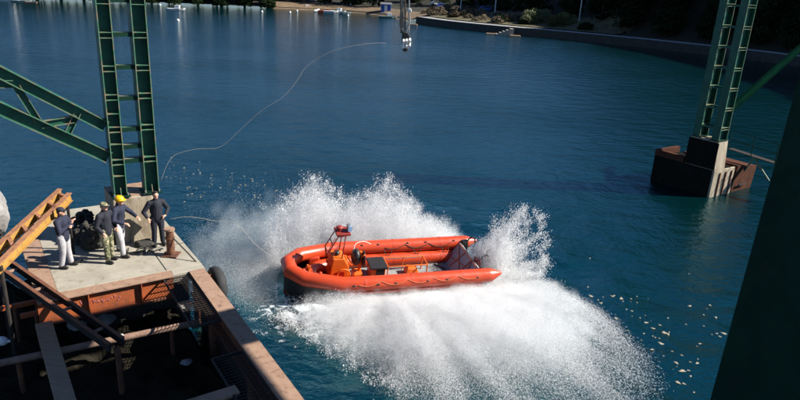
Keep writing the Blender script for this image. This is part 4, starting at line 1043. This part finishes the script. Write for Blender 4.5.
for px, py, s in ((591, 296, .22), (612, 298, .17), (614, 297, .12), (621, 300, .22), (601, 304, .15), (598, 301, .1), (631, 299, .1), (616, 319, .17), (614, 333, .13), (621, 334, .1), (646, 323, .18), (660, 325, .14), (653, 329, .16), (665, 333, .26), (668, 334, .18), (661, 344, .22), (652, 350, .15), (676, 364, .18), (682, 372, .24), (678, 383, .2), (697, 364, .16), (690, 305, .18), (710, 305, .15), (716, 317, .16), (724, 333, .22), (720, 336, .13), (690, 363, .1), (672, 352, .09), (684, 384, .14), (590, 258, .1), (689, 274, .08), (587, 317, .1), (628, 331, .1), (637, 303, .08), (618, 395, .1), (694, 392, .09), (640, 318, .09), (605, 318, .1), (630, 345, .09), (655, 338, .1), (700, 343, .12), (668, 318, .1)):
    fleck(px, py, s*.5, LF1, 'foam flecks right of the spray')
for k in range(34):
    px, py = random.choice(((610, 300), (650, 330), (680, 365), (715, 325))); fleck(px+random.gauss(0, 16), py+random.gauss(0, 12), random.uniform(.025, .06), LF1, 'foam flecks right of the spray')
for k in range(75):
    px = random.uniform(165, 300); py = random.gauss(0, 1)*10+178+.12*(px-165)
    fleck(px, py, random.uniform(.03, .075), LF2, 'foam flecks behind the dock')

# ------------------------------------------------------------------ spray
TET = np.array([(1, 1, 1), (1, -1, -1), (-1, 1, -1), (-1, -1, 1)], float)/math.sqrt(3)
def drops(name, pts, rad, kind_label, dirs=None):
    n = len(pts); ph = rng.uniform(0, 2*PI, (n, 3)); c, s = np.cos(ph), np.sin(ph)
    # random rotations from three angles
    Rm = np.empty((n, 3, 3)); 
    Rm[:, 0, 0] = c[:, 0]*c[:, 1]; Rm[:, 0, 1] = c[:, 0]*s[:, 1]*s[:, 2]-s[:, 0]*c[:, 2]; Rm[:, 0, 2] = c[:, 0]*s[:, 1]*c[:, 2]+s[:, 0]*s[:, 2]
    Rm[:, 1, 0] = s[:, 0]*c[:, 1]; Rm[:, 1, 1] = s[:, 0]*s[:, 1]*s[:, 2]+c[:, 0]*c[:, 2]; Rm[:, 1, 2] = s[:, 0]*s[:, 1]*c[:, 2]-c[:, 0]*s[:, 2]
    Rm[:, 2, 0] = -s[:, 1]; Rm[:, 2, 1] = c[:, 1]*s[:, 2]; Rm[:, 2, 2] = c[:, 1]*c[:, 2]
    v = np.einsum('nij,kj->nki', Rm, TET)*rad[:, None, None]
    if dirs is not None:                       # torn ligaments: drops drawn out along their flight
        k_ = (rng.random(n)**2*3.5)[:, None, None]*.9; v = v*(1/(1+.25*k_)) + dirs[:, None, :]*(np.einsum('nki,ni->nk', v, dirs)[:, :, None]*k_)
    v = v + pts[:, None, :]
    me = bpy.data.meshes.new(name); me.vertices.add(4*n); me.vertices.foreach_set('co', v.reshape(-1).astype(np.float32))
    tri = np.array([(0, 1, 2), (0, 3, 1), (0, 2, 3), (1, 3, 2)]); f = (np.arange(n)[:, None, None]*4+tri[None]).reshape(-1)
    me.loops.add(12*n); me.loops.foreach_set('vertex_index', f.astype(np.int32))
    me.polygons.add(4*n); me.polygons.foreach_set('loop_start', np.arange(0, 12*n, 3, dtype=np.int32))
    me.polygons.foreach_set('use_smooth', np.ones(4*n, dtype=bool))
    me.update(calc_edges=True); me.materials.append(M['drops'])
    o = bpy.data.objects.new(name, me); COL.objects.link(o); o['kind'] = 'stuff'; o['label'] = kind_label; o['category'] = 'spray'
    return o
def fog(name, pts, radius, voxel, density, label):
    me = bpy.data.meshes.new(name); me.from_pydata([tuple(p) for p in pts], [], [])
    o = bpy.data.objects.new(name, me); COL.objects.link(o); o['kind'] = 'stuff'; o['label'] = label; o['category'] = 'spray'
    m = bpy.data.materials.new(name+'_vapour'); m.use_nodes = True; t = m.node_tree; t.nodes.remove(t.nodes['Principled BSDF'])
    pv = nd(t, 'ShaderNodeVolumePrincipled'); pv.inputs['Color'].default_value = (.995, .997, 1, 1); pv.inputs['Density'].default_value = 1.0; pv.inputs['Anisotropy'].default_value = .2
    t.links.new(pv.outputs[0], t.nodes['Material Output'].inputs['Volume'])
    g = bpy.data.node_groups.new(name, 'GeometryNodeTree'); g.interface.new_socket('Geometry', in_out='INPUT', socket_type='NodeSocketGeometry'); g.interface.new_socket('Geometry', in_out='OUTPUT', socket_type='NodeSocketGeometry')
    gi = g.nodes.new('NodeGroupInput'); go = g.nodes.new('NodeGroupOutput'); mp = g.nodes.new('GeometryNodeMeshToPoints'); pv2 = g.nodes.new('GeometryNodePointsToVolume'); sm_ = g.nodes.new('GeometryNodeSetMaterial')
    pv2.resolution_mode = 'VOXEL_SIZE'; pv2.inputs['Voxel Size'].default_value = voxel; pv2.inputs['Radius'].default_value = radius; pv2.inputs['Density'].default_value = density
    sm_.inputs['Material'].default_value = m
    g.links.new(gi.outputs[0], mp.inputs[0]); g.links.new(mp.outputs[0], pv2.inputs[0]); g.links.new(pv2.outputs[0], sm_.inputs[0]); g.links.new(sm_.outputs[0], go.inputs[0])
    md = o.modifiers.new('fog', 'NODES'); md.node_group = g; me.materials.append(m)
    return o
def fingers(bases, tips, apex, counts, s0, s1, pw=1.0, rmin=.006, rmax=.016, clump=.0):
    """each finger is an arc of drops from base to tip, widening as it flies"""
    global LAST_DIR
    P = []; R_ = []; DR = []
    for b, t, h, n, in zip(bases, tips, apex, counts):
        u = rng.random(n)**pw
        q = b[None]*(1-u[:, None])+t[None]*u[:, None]; q[:, 2] += h*4*u*(1-u)
        sg = s0+(s1-s0)*u
        q += rng.normal(size=(n, 3))*sg[:, None]*np.array([1, 1, .8])
        dv = (t-b)[None]*np.ones((n, 1)); dv[:, 2] += 4*h*(1-2*u); DR.append(dv/np.maximum(1e-6, np.linalg.norm(dv, axis=1))[:, None])
        P.append(q); R_.append(rng.uniform(rmin, rmax, n)*(rng.random(n)**2*.9+.55))
    P = np.concatenate(P); R_ = np.concatenate(R_); k = P[:, 2] > .01
    LAST_DIR = np.concatenate(DR)[k]
    return P[k], R_[k]
A3 = lambda v: np.array(tuple(v))
# 1: tall plume behind the boat
prof_x = [255, 270, 285, 300, 315, 330, 345, 360, 375, 388, 402, 418, 432, 446, 462]
prof_y = [228, 216, 204, 184, 172, 186, 196, 192, 184, 180, 192, 206, 214, 224, 238]
bs, ts, ap, ct = [], [], [], []
for k in range(520):
    px = rng.uniform(262, 466); f = rng.random()**.6
    ytop = np.interp(px, prof_x, prof_y); 
    x0 = px+(rng.normal()*6) + (px-365)*-.10
    y_w = 21.65 + .34*((px-400)*.0345) + rng.uniform(0, 1.9)
    bpt = A3(aty(x0, 250, y_w)); bpt[2] = max(.02, min(.35, bpt[2])); bpt[1] = y_w
    top = A3(aty(px+rng.normal()*3, ytop+(1-f)*62+abs(rng.normal())*3, y_w+rng.uniform(.1, .6)))
    bs.append(bpt); ts.append(top); ap.append(rng.uniform(0, .15)); ct.append(int(800*(.4+1.2*rng.random()**1.5)))
P, R_ = fingers(bs, ts, ap, ct, .10, .17, .9)
fog('plume_vapour', P[rng.choice(np.where(P[:, 2] < 1.9)[0], 7000)], .22, .09, .26, 'soft white vapour inside the plume behind the boat')
drops('spray_plume', P, R_*.72, 'tall white plume of spray behind the orange boat', LAST_DIR)
# 2: fan off the stern
bs, ts, ap, ct = [], [], [], []
for k in range(330):
    px, py = [(523, 199), (505, 206), (498, 222), (530, 225), (515, 235), (545, 258), (490, 232), (538, 272), (512, 250), (480, 236)][rng.integers(10)]
    px += rng.normal()*9; py += abs(rng.normal())*9
    f = rng.random()**.5
    b = A3(aty(rng.uniform(466, 505), 272, 20.8+rng.normal()*.4)); b[2] = .05; t = A3(aty(px, py, 21.3+rng.normal()*.5)); t = b+(t-b)*(.35+.65*f)
    bs.append(b); ts.append(t); ap.append(rng.uniform(0, .12)); ct.append(int(rng.uniform(120, 420)))
P, R_ = fingers(bs, ts, ap, ct, .05, .085, .8, .006, .018)
drops('spray_fan', P, R_*.8, 'ragged fan of spray rising off the stern of the boat', LAST_DIR)
# 3: broad sheet thrown toward the camera
poly = [(268, 314), (300, 318), (350, 300), (400, 292), (470, 272), (520, 264), (552, 282), (585, 305), (620, 330), (655, 362), (676, 398), (620, 425), (480, 425), (395, 405), (345, 365), (300, 340)]
def inside(x, y):
    c = False; n = len(poly); j = n-1
    for i in range(n):
        xi, yi = poly[i]; xj, yj = poly[j]
        if (yi > y) != (yj > y) and x < (xj-xi)*(y-yi)/(yj-yi)+xi: c = not c
        j = i
    return c
bs, ts, ap, ct = [], [], [], []
while len(bs) < 1500:
    px, py = rng.uniform(265, 680), rng.uniform(262, 426)
    if not inside(px, py): continue
    far = np.hypot(px-470, py-285)/220
    if rng.random() < max(0, far-.6)*.7: continue
    t = A3(at(px, py, rng.uniform(0, .25)))
    pxb = px-max(0, py-292)*2.0
    lx = np.clip(1.6-(pxb-330)/42+rng.normal()*.35, -3.5, .45)
    b = A3(BL((lx, 1.45, .30))); b[2] = .1
    d = np.linalg.norm(t-b)
    bs.append(b+(t-b)*rng.uniform(0, .45)); ts.append(t); ap.append(d*rng.uniform(.04, .17)); ang = math.atan2(t[1]-b[1], t[0]-b[0]); rag = .35+1.3*(.5+.5*math.sin(ang*17+lx*2.1)*math.cos(ang*7.3-lx*1.3))**1.3
    ct.append(int(rng.uniform(200, 1250)*(1.2-.38*min(1, far))*rag))
P, R_ = fingers(bs, ts, ap, ct, .05, .13, .8)
core = np.where(np.hypot((P[:, 0]-1.6)/4.3, (P[:, 1]-17.2)/2.9) < 1)[0]
fog('sheet_vapour', P[rng.choice(core, 9000)], .20, .08, .46, 'soft white vapour inside the sheet of spray beside the boat')
drops('spray_sheet', P, R_*.60, 'broad white sheet of spray thrown toward the camera from the near side of the boat', LAST_DIR)
# 4: fine mist to the left of the bow and drops over the churned water
n = 9000
n = 3600
rr_ = np.abs(rng.normal(size=n)); rr_ = np.where(rr_ > 1.9, rr_*.5, rr_); an_ = rng.uniform(0, 2*PI, n)
px = 256+rr_*np.cos(an_)*34; py = 262+rr_*np.sin(an_)*25+6*np.sin(px*.13); zz = np.abs(rng.normal(0, .35, n)); keep = (py < 330) & ~((px > 274) & (py > 258))
pts = np.array([A3(at(a, b, 0.0)) for a, b in zip(px[keep], py[keep])]); pts[:, 2] = zz[keep]+.01
fog('mist_vapour', pts, .27, .10, .13, 'thin grey vapour drifting over the water between dock and bow')
n = 60000
px = rng.normal(258, 30, n); py = rng.normal(262, 26, n); zz = np.abs(rng.normal(0, .40, n)); keep = (px > 160) & ~((px > 278) & (py > 268))
pts = np.array([A3(at(a, b, 0.0)) for a, b in zip(px[keep], py[keep])]); pts[:, 2] = zz[keep]+.01
drops('spray_mist', pts, rng.uniform(.003, .0075, len(pts)), 'thin veil of mist over the water left of the bow')
# 5: coarse clots of water flung clear of the plumes
bs, ts, ap, ct = [], [], [], []
for k in range(600):
    q = rng.random()
    if q < .45:
        px = rng.uniform(266, 440); y_w = 21.65+.34*((px-400)*.0345)+rng.uniform(.1, 1.6)
        b = A3(aty(px, np.interp(px, prof_x, prof_y)+rng.uniform(0, 40), y_w)); t = b+np.array([rng.normal()*.15, .1, rng.uniform(.05, .35)])
    elif q < .75:
        px, py = rng.uniform(478, 545), rng.uniform(205, 285); py = max(py, 300-(px-455)*1.3)
        b = A3(aty(px, py, 21.2)); t = b+np.array([.15*rng.random(), 0, rng.uniform(.1, .4)])
    else:
        px = rng.uniform(278, 400); py = 316+(px-278)*rng.uniform(-.15, .75); b = A3(at(px, py, .25)); t = b+rng.normal(size=3)*.15
    b[2] = max(b[2], .03); bs.append(b); ts.append(t); ap.append(.02); ct.append(int(rng.uniform(15, 90)))
P, R_ = fingers(bs, ts, ap, ct, .03, .11, .9, .006, .017)
drops('spray_clots', P, R_, 'coarse clots of white water flung clear of the plumes round the boat', LAST_DIR)

# ------------------------------------------------------------------ light, sky, camera
sd = V((math.cos(SUN_AZ)*math.cos(SUN_EL), math.sin(SUN_AZ)*math.cos(SUN_EL), math.sin(SUN_EL)))
L = bpy.data.lights.new('sun', 'SUN'); L.energy = 5.0; L.angle = math.radians(.5); L.color = (1, .95, .87)
lo = bpy.data.objects.new('sun', L); COL.objects.link(lo); lo.rotation_euler = sd.to_track_quat('Z', 'Y').to_euler(); lo.location = (30, 0, 40)
w = bpy.data.worlds.new('World'); scene.world = w; w.use_nodes = True; t = w.node_tree
sky = t.nodes.new('ShaderNodeTexSky'); sky.sky_type = 'NISHITA'; sky.sun_disc = False; sky.sun_elevation = SUN_EL
sky.sun_rotation = math.pi/2 - SUN_AZ
sky.air_density = 1.0; sky.dust_density = 0.0; sky.ozone_density = 6.0; sky.altitude = 2500
bg = t.nodes['Background']; t.links.new(sky.outputs[0], bg.inputs[0]); bg.inputs[1].default_value = .062
cam = bpy.data.cameras.new('camera'); co = bpy.data.objects.new('camera', cam); COL.objects.link(co)
cam.sensor_width = 36; cam.lens = 36*FPX/800; cam.clip_end = 3000; cam.clip_start = .1
co.matrix_world = Matrix((( _R.x, _U.x, -_F.x, 0), (_R.y, _U.y, -_F.y, 0), (_R.z, _U.z, -_F.z, CAMH), (0, 0, 0, 1)))
scene.camera = co
scene.view_settings.view_transform = 'Standard'; scene.view_settings.look = 'None'; scene.view_settings.gamma = 1.0; scene.view_settings.exposure = 1.12
scene.view_settings.use_curve_mapping = False
scene.cycles.max_bounces = 12; scene.cycles.diffuse_bounces = 8; scene.cycles.glossy_bounces = 3; scene.cycles.transmission_bounces = 5; scene.cycles.transparent_max_bounces = 8
scene.cycles.volume_bounces = 8; scene.cycles.volume_step_rate = 1.5
scene.cycles.caustics_reflective = False; scene.cycles.caustics_refractive = False
